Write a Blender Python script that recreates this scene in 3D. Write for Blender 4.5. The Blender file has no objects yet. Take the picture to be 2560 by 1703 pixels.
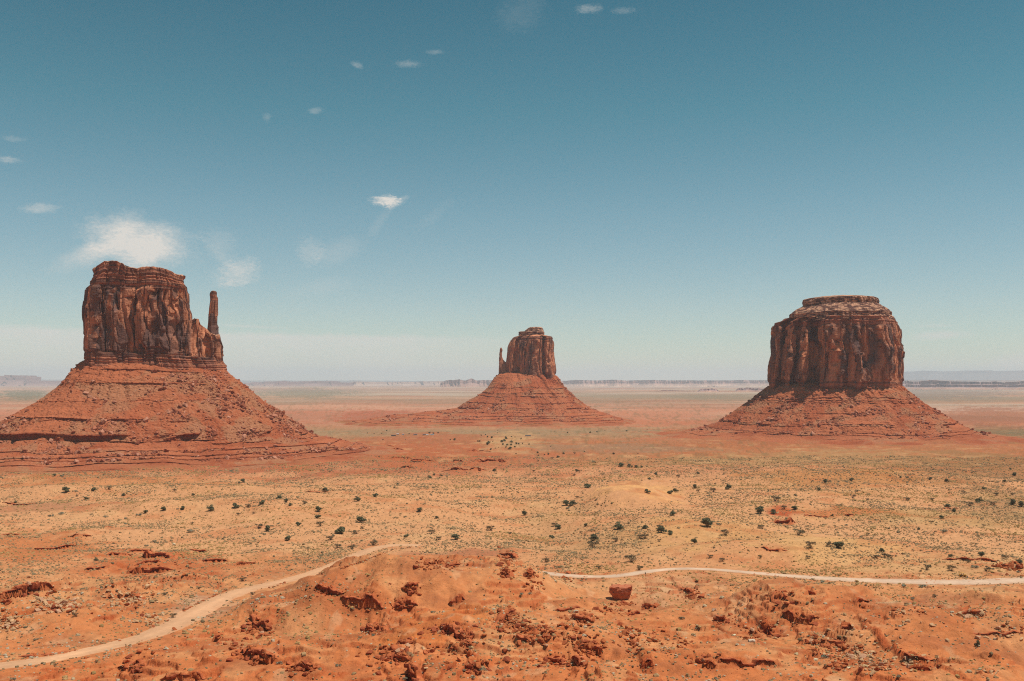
import bpy, bmesh, math, random
import numpy as np
from mathutils import Vector

# ------------------------------------------------------------------ camera, sky, sun, exposure
C = bpy.context.scene.collection
scene = bpy.context.scene
F, CX, HY, CAMZ = 2488.9, 1280.0, 955.0, 120.0      # focal length and horizon of the 2560 px photograph
cam_d = bpy.data.cameras.new('camera'); cam = bpy.data.objects.new('camera', cam_d); C.objects.link(cam)
cam.location = (0, 0, CAMZ); cam.rotation_euler = (math.pi/2, 0, 0)
cam_d.lens = 35.0; cam_d.sensor_width = 36.0; cam_d.shift_y = (HY-851.5)/2560
cam_d.clip_start = 1.0; cam_d.clip_end = 200000.0
scene.camera = cam
vs = scene.view_settings
vs.view_transform = 'Standard'; vs.look = 'None'; vs.gamma = 1.0; vs.exposure = 0.0
scene.cycles.volume_bounces = 1
scene.cycles.max_bounces = 5
scene.cycles.diffuse_bounces = 2
scene.cycles.use_denoising = False
scene.cycles.filter_width = 1.1

SUN_EL, SUN_AZ = 69.0, 101.0                            # azimuth clockwise from the view direction
se, sa = math.radians(SUN_EL), math.radians(SUN_AZ)
sun_dir = Vector((math.sin(sa)*math.cos(se), math.cos(sa)*math.cos(se), math.sin(se)))
sd = bpy.data.lights.new('sun', 'SUN'); sd.energy = 4.5; sd.angle = math.radians(0.53); sd.color = (1.0, 0.95, 0.87)
sun = bpy.data.objects.new('sun', sd); C.objects.link(sun)
sun.rotation_euler = sun_dir.to_track_quat('Z', 'Y').to_euler(); sun.location = (0, 0, 3000)

world = bpy.data.worlds.new('World'); scene.world = world; world.use_nodes = True
def build_world():
    nt = world.node_tree; N = nt.nodes; L = nt.links
    N.clear()
    out = N.new('ShaderNodeOutputWorld'); bg = N.new('ShaderNodeBackground'); L.new(bg.outputs[0], out.inputs[0])
    bg.inputs[1].default_value = 0.1
    sky = N.new('ShaderNodeTexSky'); sky.sky_type = 'NISHITA'; sky.sun_disc = False
    sky.sun_elevation = se; sky.sun_rotation = sa
    sky.altitude = 1700; sky.air_density = 1.0; sky.dust_density = 0.6; sky.ozone_density = 1.0
    tc = N.new('ShaderNodeTexCoord')
    sep = N.new('ShaderNodeSeparateXYZ'); L.new(tc.outputs['Generated'], sep.inputs[0])
    def M(op, a, b=None, c=None, clamp=False):
        n = N.new('ShaderNodeMath'); n.operation = op; n.use_clamp = clamp
        for i, v in enumerate((a, b, c)):
            if v is None: continue
            if isinstance(v, (int, float)): n.inputs[i].default_value = v
            else: L.new(v, n.inputs[i])
        return n.outputs[0]
    az = M('ARCTAN2', sep.outputs[0], sep.outputs[1]); el = M('ARCSINE', sep.outputs[2])
    ramp = N.new('ShaderNodeValToRGB'); L.new(M('MULTIPLY', el, 1/1.2, clamp=True), ramp.inputs[0])
    cr = ramp.color_ramp
    pts = SKY_TINT
    while len(cr.elements) < len(pts): cr.elements.new(0.5)
    for e, (p, c) in zip(cr.elements, pts): e.position = p; e.color = (*c, 1)
    mul = N.new('ShaderNodeMix'); mul.data_type = 'RGBA'; mul.blend_type = 'MULTIPLY'; mul.inputs[0].default_value = 1
    L.new(sky.outputs[0], mul.inputs[6]); L.new(ramp.outputs[0], mul.inputs[7])
    # wispy clouds, given by direction
    comb = N.new('ShaderNodeCombineXYZ'); L.new(az, comb.inputs[0]); L.new(el, comb.inputs[1])
    def noise(sx, sy, scale, detail, rough=0.55, dist=0.0, rot=0.0):
        mp = N.new('ShaderNodeMapping'); mp.inputs['Scale'].default_value = (sx, sy, 1); mp.inputs['Rotation'].default_value = (0, 0, rot)
        L.new(comb.outputs[0], mp.inputs[0])
        n = N.new('ShaderNodeTexNoise'); n.inputs['Scale'].default_value = scale; n.inputs['Detail'].default_value = detail
        n.inputs['Roughness'].default_value = rough; n.inputs['Distortion'].default_value = dist
        L.new(mp.outputs[0], n.inputs[0]); return n.outputs[0]
    n1 = noise(1, 1.6, 42, 6); n2 = noise(1, 3.0, 90, 5, 0.6, 0.4, 0.5)
    wob = M('MULTIPLY', M('SUBTRACT', n1, 0.5), 2.1)
    wob3 = M('SUBTRACT', noise(1, 2.0, 210, 5, 0.65, 0.6, 0.3), 0.5)
    wob2 = M('MULTIPLY', M('SUBTRACT', n2, 0.5), 1.0)
    n3_ = noise(1, 2.2, 260, 4, 0.6, 0.3, -0.3)
    tex = M('ADD', M('ADD', M('MULTIPLY', n2, 1.5), M('MULTIPLY', n3_, 0.9)), -0.28)
    total = None
    for (px, py, rx, ry, rot, a) in CLOUDS:
        s = 2560/2357.
        sx, sy = px*s, py*s
        a0 = math.atan((sx-CX)/F); e0 = math.atan((HY-sy)/F*math.cos(a0))
        ra, re = 1.12*rx*s/F*math.cos(a0)**2, 1.12*ry*s/F*math.cos(a0)
        da = M('SUBTRACT', az, a0); de = M('SUBTRACT', el, e0)
        cr_, sr_ = math.cos(rot), math.sin(rot)
        u = M('MULTIPLY', M('ADD', M('MULTIPLY', da, cr_), M('MULTIPLY', de, sr_)), 1/ra)
        v = M('MULTIPLY', M('SUBTRACT', M('MULTIPLY', de, cr_), M('MULTIPLY', da, sr_)), 1/re)
        d = M('SQRT', M('ADD', M('MULTIPLY', u, u), M('MULTIPLY', v, v)))
        d = M('ADD', M('ADD', d, M('MULTIPLY', wob, 0.55)), M('MULTIPLY', wob2, 0.5))
        d = M('ADD', d, M('MULTIPLY', wob3, 0.75 if rx > 40 else 2.4))
        m = M('MULTIPLY', M('SUBTRACT', 1.6, d), 0.75, clamp=True)
        m = M('MULTIPLY', M('MULTIPLY', m, m), M('SUBTRACT', 3.0, M('MULTIPLY', m, 2.0)))
        m = M('MULTIPLY', m, a*(0.75 if rx < 24 else 1.0))
        total = m if total is None else M('ADD', total, m)
    # the low pale bank of cloud on the left, thinning towards the horizon
    def E(px, py):
        s = 2560/2357.; a = math.atan((px*s-CX)/F); return a, math.atan((HY-py*s)/F*math.cos(a))
    a1, e1 = E(0, 746); a2, e2 = E(1170, 772); slope = (e2-e1)/(a2-a1)
    top = M('ADD', M('MULTIPLY', M('SUBTRACT', az, a1), slope), e1)
    top = M('ADD', M('ADD', top, M('MULTIPLY', wob2, 0.006)), M('MULTIPLY', wob, 0.002))
    below = M('MULTIPLY', M('SUBTRACT', top, el), 1/0.005, clamp=True)
    fade = M('SUBTRACT', 1.0, M('MULTIPLY', M('SUBTRACT', top, el), 1/0.055, clamp=True))
    side = M('MULTIPLY', M('SUBTRACT', 0.03, az), 1/0.16, clamp=True)
    band = M('MULTIPLY', M('MULTIPLY', below, fade), M('MULTIPLY', side, M('ADD', M('MULTIPLY', n1, 0.5), 0.1)))
    total = M('MULTIPLY', total, tex)
    total = M('ADD', total, M('MULTIPLY', band, 2.1))
    total = M('MULTIPLY', total, M('GREATER_THAN', sep.outputs[1], 0.0), clamp=True)
    mix = N.new('ShaderNodeMix'); mix.data_type = 'RGBA'; L.new(total, mix.inputs[0])
    L.new(mul.outputs[2], mix.inputs[6]); mix.inputs[7].default_value = (7.2, 7.0, 6.5, 1)
    L.new(mix.outputs[2], bg.inputs[0])
SKY_TINT = [(0.0, (0.98, 0.98, 0.86)), (0.06, (0.95, 0.99, 0.86)), (0.14, (0.72, 0.97, 0.81)), (0.22, (0.42, 0.88, 0.71)), (0.34, (0.20, 0.68, 0.58)), (1.0, (0.42, 0.9, 0.8))]
CLOUDS = [(318, 556, 88, 42, -0.12, 0.95), (212, 582, 66, 20, 0.45, 0.6), (330, 588, 48, 28, 0.5, 0.5),
 (545, 625, 36, 22, 0.3, 0.5), (508, 562, 30, 26, 0, 0.16), (520, 600, 50, 10, -0.7, 0.15), (540, 652, 40, 6, 0.15, 0.25),
 (715, 580, 22, 24, 0, 0.34), (780, 580, 48, 20, 0.4, 0.15), (888, 462, 24, 9, 0.0, 1.0), (902, 470, 16, 9, 0.3, 0.55), (928, 458, 12, 5, 0.5, 0.3),
 (874, 512, 40, 10, 0.95, 0.10), (1000, 495, 40, 10, 0.7, 0.06), (90, 480, 32, 8, 0.1, 0.36), (20, 368, 22, 6, 0, 0.45), (30, 320, 20, 5, 0, 0.18),
 (1355, 20, 22, 7, 0, 0.36), (1435, 25, 20, 5, 0, 0.2), (1200, 30, 40, 30, 0.3, 0.06), (940, 147, 22, 6, 0, 0.26), (1002, 120, 14, 4, 0, 0.2),
 (823, 150, 10, 5, -0.3, 0.3), (725, 255, 12, 5, 0.2, 0.3), (615, 270, 7, 7, 0, 0.18), (740, 660, 60, 16, 0.2, 0.1),
 (2165, 772, 50, 8, 0.05, 0.6), (2150, 750, 34, 3, 0, 0.25), (2335, 832, 55, 16, 0.25, 0.45), (1370, 842, 30, 5, 0, 0.18), (580, 752, 60, 3, -0.04, 0.35), (60, 749, 60, 3, 0, 0.15)]
build_world()

# ------------------------------------------------------------------ numpy noise
U = np.uint32
def _h(ix, iy, iz, seed):
    with np.errstate(over='ignore'):
        h = ix.astype(np.int64).astype(U)*U(374761393) + iy.astype(np.int64).astype(U)*U(668265263) + iz.astype(np.int64).astype(U)*U(2147483647) + U(seed & 0xffff)*U(3266489917)
        h = (h ^ (h >> U(13)))*U(1274126177)
        h = (h ^ (h >> U(16)))*U(2246822519)
        h ^= h >> U(13)
    return h
def _r(h): return (h & U(0xffffff)).astype(np.float32)/np.float32(16777215.0)
def n2(x, y, seed=0):
    x = np.asarray(x, np.float64); y = np.asarray(y, np.float64)
    ix = np.floor(x); iy = np.floor(y); fx = (x-ix).astype(np.float32); fy = (y-iy).astype(np.float32)
    fx = fx*fx*fx*(fx*(fx*6-15)+10); fy = fy*fy*fy*(fy*(fy*6-15)+10)
    z = np.zeros_like(ix)
    a = _r(_h(ix, iy, z, seed)); b = _r(_h(ix+1, iy, z, seed)); c = _r(_h(ix, iy+1, z, seed)); d = _r(_h(ix+1, iy+1, z, seed))
    return ((a+(b-a)*fx)*(1-fy) + (c+(d-c)*fx)*fy)*2-1
def n3(x, y, z, seed=0):
    x, y, z = np.broadcast_arrays(np.asarray(x, np.float64), y, z)
    ix = np.floor(x); iy = np.floor(y); iz = np.floor(z)
    fx, fy, fz = [(q-p).astype(np.float32) for q, p in ((x, ix), (y, iy), (z, iz))]
    fx, fy, fz = [f*f*(3-2*f) for f in (fx, fy, fz)]
    r = 0
    for dx in (0, 1):
        for dy in (0, 1):
            for dz in (0, 1):
                w = (fx if dx else 1-fx)*(fy if dy else 1-fy)*(fz if dz else 1-fz)
                r = r + w*_r(_h(ix+dx, iy+dy, iz+dz, seed))
    return r*2-1
def fbm2(x, y, oct=4, seed=0, gain=0.5):
    r = 0; a = 1.0; t = 0
    for i in range(oct):
        r = r + a*n2(x*2**i*1.03+17.3*i, y*2**i*0.97-9.1*i, seed+i); t += a; a *= gain
    return r/t*1.6
def fbm3(x, y, z, oct=4, seed=0, gain=0.5):
    r = 0; a = 1.0; t = 0
    for i in range(oct):
        r = r + a*n3(x*2**i+7.7*i, y*2**i-3.1*i, z*2**i+1.7*i, seed+i); t += a; a *= gain
    return r/t*1.6
def vor3(x, y, z, seed=0):
    """F1, F2, random of nearest cell (three numbers), vector to the nearest point"""
    ix = np.floor(x); iy = np.floor(y); iz = np.floor(z)
    f1 = np.full(x.shape, 9.0); f2 = np.full(x.shape, 9.0); rr = [np.zeros(x.shape) for _ in range(3)]
    vx = np.zeros(x.shape); vy = np.zeros(x.shape); vz = np.zeros(x.shape)
    for dx in (-1, 0, 1):
        for dy in (-1, 0, 1):
            for dz in (-1, 0, 1):
                cx_, cy_, cz_ = ix+dx, iy+dy, iz+dz
                h = _h(cx_, cy_, cz_, seed)
                a = _r(h); b = _r((h >> U(3))*U(2654435761)); c = _r((h >> U(5))*U(2246822519))
                px, py, pz = cx_+a-x, cy_+b-y, cz_+c-z
                d = np.sqrt(px*px+py*py+pz*pz)
                m = d < f1
                f2 = np.where(m, f1, np.minimum(f2, d)); f1 = np.where(m, d, f1)
                r1 = _r((h >> U(7))*U(1274126177)); r2 = _r((h >> U(2))*U(3266489917)); r3 = _r((h >> U(4))*U(668265263))
                for q, v in enumerate((r1, r2, r3)): rr[q] = np.where(m, v, rr[q])
                vx = np.where(m, px, vx); vy = np.where(m, py, vy); vz = np.where(m, pz, vz)
    return f1, f2, rr, (vx, vy, vz)
def sm(a, b, x):
    t = np.clip((x-a)/(b-a), 0, 1); return t*t*(3-2*t)
def lin(c):
    """sRGB 0-255 to linear"""
    c = np.asarray(c, float)/255; return np.where(c <= 0.04045, c/12.92, ((c+0.055)/1.055)**2.4)

# ------------------------------------------------------------------ object helpers
def tag(o, label=None, cat=None, group=None, kind=None):
    if label: o['label'] = label
    if cat: o['category'] = cat
    if group: o['group'] = group
    if kind: o['kind'] = kind
    return o
def empty(name, loc, rz=0):
    o = bpy.data.objects.new(name, None); C.objects.link(o); o.location = loc; o.rotation_euler = (0, 0, rz)
    o.empty_display_size = 2; return o
def mesh_np(name, co, faces, mat, smooth=False, col=None, extra=None):
    """co (n,3); faces (m,3) or (m,4) int array; col (n,3) linear albedo per vertex"""
    me = bpy.data.meshes.new(name)
    co = np.ascontiguousarray(co, np.float32); faces = np.ascontiguousarray(faces, np.int32)
    k = faces.shape[1]
    me.vertices.add(len(co)); me.vertices.foreach_set('co', co.ravel())
    me.loops.add(faces.size); me.loops.foreach_set('vertex_index', faces.ravel())
    me.polygons.add(len(faces)); me.polygons.foreach_set('loop_start', np.arange(0, faces.size, k, dtype=np.int32))
    me.polygons.foreach_set('use_smooth', np.full(len(faces), smooth))
    if col is not None:
        at = me.attributes.new('Col', 'FLOAT_COLOR', 'POINT')
        c4 = np.ones((len(co), 4), np.float32); c4[:, :3] = col; at.data.foreach_set('color', c4.ravel())
    me.update(calc_edges=True)
    if mat: me.materials.append(mat)
    return me
def obj(name, me, parent=None):
    o = bpy.data.objects.new(name, me); C.objects.link(o)
    if parent: o.parent = parent
    return o
def grid_faces(nr, nc, wrap=False):
    r = np.arange(nr-1)[:, None]; c = np.arange(nc if wrap else nc-1)[None, :]
    c2 = (c+1) % nc
    a = r*nc+c; b = r*nc+c2; d = (r+1)*nc+c; e = (r+1)*nc+c2
    return np.stack([a, b, e, d], -1).reshape(-1, 4)

# ------------------------------------------------------------------ materials
def mat_new(name):
    m = bpy.data.materials.new(name); m.use_nodes = True
    return m, m.node_tree.nodes, m.node_tree.links, m.node_tree.nodes['Principled BSDF']
def mat_col(name, scales=((0.8, 0.25), (6.0, 0.2)), bump=((0.5, 0.6),), rough=0.95, stretch=(1, 1, 1), spec=0.1):
    """vertex albedo times noise speckle, with bump"""
    m, N, L, b = mat_new(name)
    b.inputs['Roughness'].default_value = rough; b.inputs['Specular IOR Level'].default_value = spec
    at = N.new('ShaderNodeAttribute'); at.attribute_name = 'Col'
    tc = N.new('ShaderNodeTexCoord'); mp = N.new('ShaderNodeMapping'); mp.inputs['Scale'].default_value = stretch
    L.new(tc.outputs['Object'], mp.inputs[0])
    c = at.outputs[0]
    for s, a in scales:
        n = N.new('ShaderNodeTexNoise'); n.inputs['Scale'].default_value = s; n.inputs['Detail'].default_value = 4
        n.inputs['Roughness'].default_value = 0.65; L.new(mp.outputs[0], n.inputs[0])
        r = N.new('ShaderNodeMapRange'); r.inputs[1].default_value = 0.25; r.inputs[2].default_value = 0.75
        r.inputs[3].default_value = 1-a; r.inputs[4].default_value = 1+a; L.new(n.outputs[0], r.inputs[0])
        v = N.new('ShaderNodeVectorMath'); v.operation = 'SCALE'; L.new(c, v.inputs[0]); L.new(r.outputs[0], v.inputs['Scale']); c = v.outputs[0]
    L.new(c, b.inputs['Base Color'])
    prev = None
    for s, d in bump:
        n = N.new('ShaderNodeTexNoise'); n.inputs['Scale'].default_value = s; n.inputs['Detail'].default_value = 5
        n.inputs['Roughness'].default_value = 0.6; L.new(mp.outputs[0], n.inputs[0])
        bp = N.new('ShaderNodeBump'); bp.inputs['Strength'].default_value = 1.0; bp.inputs['Distance'].default_value = d
        L.new(n.outputs[0], bp.inputs['Height'])
        if prev is not None: L.new(prev, bp.inputs['Normal'])
        prev = bp.outputs[0]
    if prev is not None: L.new(prev, b.inputs['Normal'])
    return m
def mat_plain(name, c, rough=0.7, noise=0.15, scale=3.0, metal=0.0):
    m, N, L, b = mat_new(name)
    b.inputs['Roughness'].default_value = rough; b.inputs['Metallic'].default_value = metal
    tc = N.new('ShaderNodeTexCoord'); n = N.new('ShaderNodeTexNoise'); n.inputs['Scale'].default_value = scale; n.inputs['Detail'].default_value = 3
    L.new(tc.outputs['Object'], n.inputs[0])
    r = N.new('ShaderNodeMapRange'); r.inputs[3].default_value = 1-noise; r.inputs[4].default_value = 1+noise; L.new(n.outputs[0], r.inputs[0])
    v = N.new('ShaderNodeVectorMath'); v.operation = 'SCALE'; v.inputs[0].default_value = c; L.new(r.outputs[0], v.inputs['Scale'])
    L.new(v.outputs[0], b.inputs['Base Color']); return m

# ------------------------------------------------------------------ terrain height (metres; the valley floor is z = 0, the viewpoint z = 120)
A_ = lambda zx, zy: (zx/2.741, 1150+zy/2.741)           # reading off three enlarged strips of the photograph
B_ = lambda zx, zy: (850+zx/2.741, 1150+zy/2.741)
C_ = lambda zx, zy: (1700+zx/2.741, 1150+zy/2.741)
F_ = lambda zx, zy: (900+zx/4.714, 1060+zy/4.714)
G_ = lambda zx, zy: (1000+zx/3.683, 780+zy/3.683)
P_ = lambda x, y: (x*2560/2357., y*2560/2357.)

def base_z(y):
    return np.where(y < 700, 6*(700-y)/170.0, 0.0)
def on_base(sx, sy):
    """photo position -> ground position on the smooth base slope"""
    sx = np.asarray(sx, float); sy = np.asarray(sy, float)
    y = 120*F/(sy-HY)
    for _ in range(30): y = 0.5*y + 0.5*(120-base_z(y))*F/(sy-HY)
    return (sx-CX)/F*y, y

ROAD_L = [(-900,1640),(-600,1612),(-330,1580),(-150,1552),(0,1533),(80,1523),(150,1511),(230,1493),(300,1476),(350,1461),(400,1440),(440,1415),(480,1393),(520,1374),(560,1359),(600,1350),(650,1339),(700,1326),(745,1310),(790,1292),(830,1274),(862,1262),(900,1255),(935,1254),(965,1256)]
ROAD_R = [(1150,1308),(1200,1312),(1240,1318),(1290,1324),(1340,1328),(1400,1328),(1440,1324),(1480,1317),(1530,1311),(1580,1309),(1640,1311),(1700,1316),(1800,1325),(1900,1332),(2000,1337),(2100,1340),(2200,1341),(2300,1339),(2400,1334),(2600,1328),(2850,1322),(3100,1318)]
def road_xy(pts):
    p = np.array([P_(*q) for q in pts]); x, y = on_base(p[:, 0], p[:, 1])
    # smooth and resample
    q = np.stack([x, y], 1)
    for _ in range(3):
        a = q[:-1]*0.75+q[1:]*0.25; b = q[:-1]*0.25+q[1:]*0.75
        q = np.concatenate([q[:1], np.stack([a, b], 1).reshape(-1, 2), q[-1:]])
    s = np.concatenate([[0], np.cumsum(np.hypot(*np.diff(q, axis=0).T))])
    t = np.arange(0, s[-1], 2.0)
    return np.stack([np.interp(t, s, q[:, 0]), np.interp(t, s, q[:, 1])], 1)
RL, RR = road_xy(ROAD_L), road_xy(ROAD_R)
def road_w(q, kind):
    if kind == 'L': return 12 + 5.5*np.exp(-((q[:, 1]-490)/70)**2) + 1.2*n2(q[:, 0]/30, q[:, 1]/30, 5)
    return 10.5 + 8.0*sm(120, 240, q[:, 0]) + 0.8*n2(q[:, 0]/30, q[:, 1]/30, 6)
def dist_to(q, x, y, lim=40):
    """distance to polyline points (dense), only inside its bounding box"""
    d = np.full(x.shape, 1e3)
    m = (x > q[:, 0].min()-lim) & (x < q[:, 0].max()+lim) & (y > q[:, 1].min()-lim) & (y < q[:, 1].max()+lim)
    idx = np.nonzero(m)
    xs, ys = x[idx], y[idx]; best = np.full(xs.shape, 1e9)
    for px, py in q[::2]:
        dd = (xs-px)**2+(ys-py)**2; np.minimum(best, dd, out=best)
    d[idx] = np.sqrt(best)
    return d

BUMPS = [(-42,535,68,72,14,.6),(-5,440,55,60,8,.5),(-92,487,62,40,9,.5),(148,500,44,40,10,.3),(200,440,70,60,6,.2),(70,400,45,45,5,.3),
 (-70,350,75,38,9,.2),(35,330,60,35,10,.2),(150,345,60,40,6,.2),(-165,365,40,25,-3,.2),(-205,455,60,26,4,.3),(-330,520,80,40,6,.3),
 (66,545,50,60,-4,.1),(95,470,34,60,-3,.1),(250,490,60,40,3,.2),(-190,560,60,30,4,.3),
 (118,1000,62,80,15,.2),(70,985,24,90,-5,.1),(10,900,60,220,-6,.1),(60,760,50,110,-5,.1),(150,860,110,120,5,.1),(190,700,120,60,5,.2),(-230,950,160,90,6,.2),(330,900,150,120,5,.2),
 (-330,1080,300,50,6,.2),(420,1250,260,150,8,.1)]
# small scarps facing the viewer: (points in the photograph, height in metres)
LEDGES = []
def LG(fn, h, *pts, back=25.0):
    if fn is F_: h *= 1.5
    LEDGES.append(([fn(*p) for p in pts], h, back))
LG(A_,7.5,(-150,985),(0,968),(110,940),(200,915),(330,893),(440,878),back=18)
LG(A_,4.0,(890,755),(1000,768),(1090,775),(1210,745),back=16); LG(A_,4.0,(990,655),(1080,680),(1150,692),(1235,668),back=14)
LG(A_,1.6,(880,632),(970,636),(1060,628)); LG(A_,2.0,(1280,625),(1350,632),(1430,625)); LG(A_,1.8,(1380,690),(1460,700),(1570,695))
LG(A_,2.2,(1590,722),(1680,718),(1780,704)); LG(A_,1.8,(465,538),(560,530),(640,519)); LG(A_,1.6,(140,628),(300,602),(430,595),(530,588))
LG(A_,1.2,(570,752),(650,750),(720,748)); LG(A_,2.6,(915,722),(1000,712),(1110,705)); LG(A_,2.0,(700,468),(740,466),(780,464))
LG(A_,2.0,(700,655),(800,650),(900,660)); LG(A_,1.2,(0,300),(130,290),(260,300)); LG(A_,1.2,(2090,222),(2170,225),(2260,222)); LG(A_,1.4,(0,515),(70,512),(140,515))
LG(A_,3.4,(1620,1300),(1690,1335),(1760,1370),(1850,1352),(1910,1362),back=12); LG(A_,3.2,(1980,1405),(2060,1425),(2150,1455),back=12)
LG(A_,3.0,(1700,1085),(1780,1130),(1850,1175),back=10); LG(A_,2.0,(850,1365),(910,1400),(960,1455),back=10); LG(A_,3.0,(1100,1500),(1240,1505),(1400,1498),back=12)
LG(A_,1.0,(600,1100),(700,1090),(800,1095)); LG(A_,1.6,(100,1360),(250,1345),(420,1330),(560,1300),back=8)
LG(A_,2.6,(2150,885),(2230,905),(2300,920),(2357,955),back=30)
LG(B_,3.0,(0,940),(80,965),(180,965),(240,985),(310,1008),back=30); LG(B_,2.0,(530,715),(640,722),(740,712),(835,695),back=15)
LG(B_,4.4,(690,1125),(740,1180),(800,1205),(870,1225),(890,1290),back=10); LG(B_,3.6,(175,1140),(230,1165),(300,1192),back=10); LG(B_,4.0,(205,1285),(300,1320),(400,1350),(490,1375),back=9)
LG(B_,4.0,(460,1450),(490,1470),(530,1495),back=8); LG(B_,2.4,(400,1262),(450,1255),(500,1262),back=8); LG(B_,2.6,(860,1345),(910,1350),(960,1345),back=8)
LG(B_,2.4,(1075,1130),(1130,1080),(1210,1030),back=12); LG(B_,2.8,(1590,1088),(1670,1110),(1745,1105),back=12); LG(B_,3.2,(1630,1300),(1700,1295),(1810,1300),back=10)
LG(B_,1.8,(1470,1025),(1560,1018),(1670,1010),back=12); LG(B_,2.0,(360,1005),(450,1000),(540,988),back=10); LG(B_,2.2,(740,975),(800,975),(860,960),back=10)
LG(B_,3.4,(860,1412),(910,1420),(970,1408),back=8); LG(B_,4.0,(1255,795),(1300,815),(1340,790),back=10); LG(B_,2.6,(1090,640),(1160,655),(1230,690),back=14)
LG(B_,1.6,(1860,1048),(1960,1060),(2080,1052),back=12); LG(B_,2.4,(2090,1005),(2120,1015),(2145,1005),back=8); LG(B_,2.4,(2060,1445),(2110,1430),(2160,1410),back=10)
LG(B_,3.0,(1200,1210),(1280,1235),(1340,1262),back=8); LG(B_,3.0,(1400,1370),(1500,1385),(1560,1400),back=8); LG(B_,2.6,(1580,1380),(1640,1400),(1700,1395),back=8)
LG(B_,2.4,(1100,770),(1130,800),(1180,812),back=10); LG(B_,2.0,(430,885),(490,895),(545,905),back=8); LG(B_,1.8,(1300,730),(1400,755),(1560,780),back=6)
LG(C_,2.6,(630,895),(670,950),(700,985),(745,992),back=12); LG(C_,4.2,(695,1052),(760,1045),(830,1105),(880,1098),(940,1080),back=14)
LG(C_,4.4,(550,1162),(600,1172),(655,1200),back=10); LG(C_,3.6,(865,893),(900,912),(928,900),back=8); LG(C_,3.0,(240,1095),(285,1110),(328,1100),back=8)
LG(C_,4.0,(970,1268),(1040,1262),(1115,1252),back=10); LG(C_,3.0,(1050,1425),(1080,1435),(1115,1430),back=8); LG(C_,1.8,(1190,980),(1240,978),(1295,970),back=10)
LG(C_,3.0,(110,1385),(170,1400),(250,1408),back=8); LG(C_,1.6,(260,1385),(450,1395),(665,1390),back=8); LG(C_,1.6,(1500,1368),(1600,1382),(1760,1388),back=8)
LG(C_,1.6,(1540,1440),(1630,1445),(1720,1438),back=8); LG(C_,4.0,(2190,725),(2270,745),(2345,735),back=12); LG(C_,1.8,(1760,672),(1950,690),(2190,692),back=12)
LG(C_,1.3,(550,603),(650,620),(735,618),back=10); LG(C_,4.5,(635,425),(710,440),(795,432),back=12); LG(C_,2.0,(850,388),(930,392),(1010,384),back=14); LG(C_,2.2,(1120,380),(1160,388),(1195,380),back=10)
LG(C_,2.2,(-10,885),(50,905),(110,935),back=10); LG(C_,1.6,(1990,1180),(2150,1192),(2357,1190),back=10); LG(C_,1.6,(1900,1060),(2000,1050),(2100,1055),back=10)
LG(C_,1.6,(1800,340),(1850,335),(1900,330),back=20); LG(C_,2.0,(900,1300),(1000,1330),(1100,1360),back=8); LG(C_,1.4,(1090,1130),(1180,1140),back=8)
LG(F_,2.4,(170,328),(300,318),(560,298),back=30); LG(F_,2.4,(560,447),(720,443),(880,446),back=40); LG(F_,2.6,(1090,443),(1160,447),(1220,445),back=40); LG(F_,3.0,(1310,450),(1500,448),(1740,442),back=40)
LG(F_,3.2,(940,560),(1200,554),(1510,546),back=40); LG(F_,1.6,(340,408),(480,404),(620,406),back=40); LG(F_,1.8,(1250,322),(1400,320),(1560,325),back=60); LG(F_,1.6,(650,172),(760,166),(860,170),back=60)
LG(F_,1.5,(480,517),(560,516),(640,519),back=40); LG(F_,1.5,(250,270),(320,268),(400,268),back=40)
LG(P_,3.0,(880,962),(950,966),(1040,968),back=90); LG(P_,3.0,(900,974),(1000,976),(1100,980),back=80)

_ledge_xy = []; _ledge_new = []

def H0(x, y):
    """height without the scarps"""
    z = base_z(y)
    fore = 1-sm(520, 650, y)
    z = z*(1+0) + 1.2*fbm2(x/160, y/160, 3, 11)*sm(250, 900, y)*1.5
    wx = x+9*n2(x/33, y/33, 3)+3*n2(x/9, y/9, 4); wy = y+9*n2(x/33, y/33, 5)+3*n2(x/9, y/9, 6)
    for (cx, cy, rx, ry, h, p) in BUMPS:
        m = (np.abs(x-cx) < rx*1.6+14) & (np.abs(y-cy) < ry*1.6+14)
        if m.any():
            r = np.sqrt(((wx[m]-cx)/rx)**2+((wy[m]-cy)/ry)**2)
            z[m] += h*(1-sm(p, 1.25, r))
    rid = 1-np.abs(fbm2(wx/58, wy/46, 3, 21))*1.7
    z = z + fore*(3.2*rid*rid*np.sign(rid)) + fore*(1.2*fbm2(x/17, y/13, 4, 31)-0.7*np.abs(fbm2(x/8+z*0.05, y/7, 3, 33)))
    mid = sm(560, 680, y)*(1-sm(1500, 2500, y))
    z = z + mid*(3.0*fbm2(x/85, y/60, 3, 41)+0.55*fbm2(x/19, y/14, 2, 45))
    z = z + sm(1800, 3500, y)*2.0*fbm2(x/500, y/500, 3, 51)
    z = z + sm(3500, 30000, y)*14.0*(fbm2(x/5000, y/5000, 3, 55)+0.2)
    return z
def bench(x, y, z):
    """beds of harder rock break the near slopes into small steps"""
    m = y < 720
    if not m.any(): return z, np.zeros(z.shape)
    xx, yy, zz = x[m], y[m], z[m]
    k = sm(-0.12, 0.3, fbm2(xx/42, yy/36, 3, 301))*(1-sm(620, 710, yy))
    st = 2.1; q = (zz+0.9*fbm2(xx/13, yy/13, 2, 302)+0.12*n2(xx/2.5, yy/2.5, 303))/st
    fr = q-np.floor(q); t = np.floor(q)+sm(0.62, 0.86, fr)*0.85+fr*0.15
    out = z.copy(); out[m] = zz+(t-q)*st*k; face = np.zeros(z.shape); face[m] = k*np.exp(-((fr-0.74)/0.14)**2)
    return out, face
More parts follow.
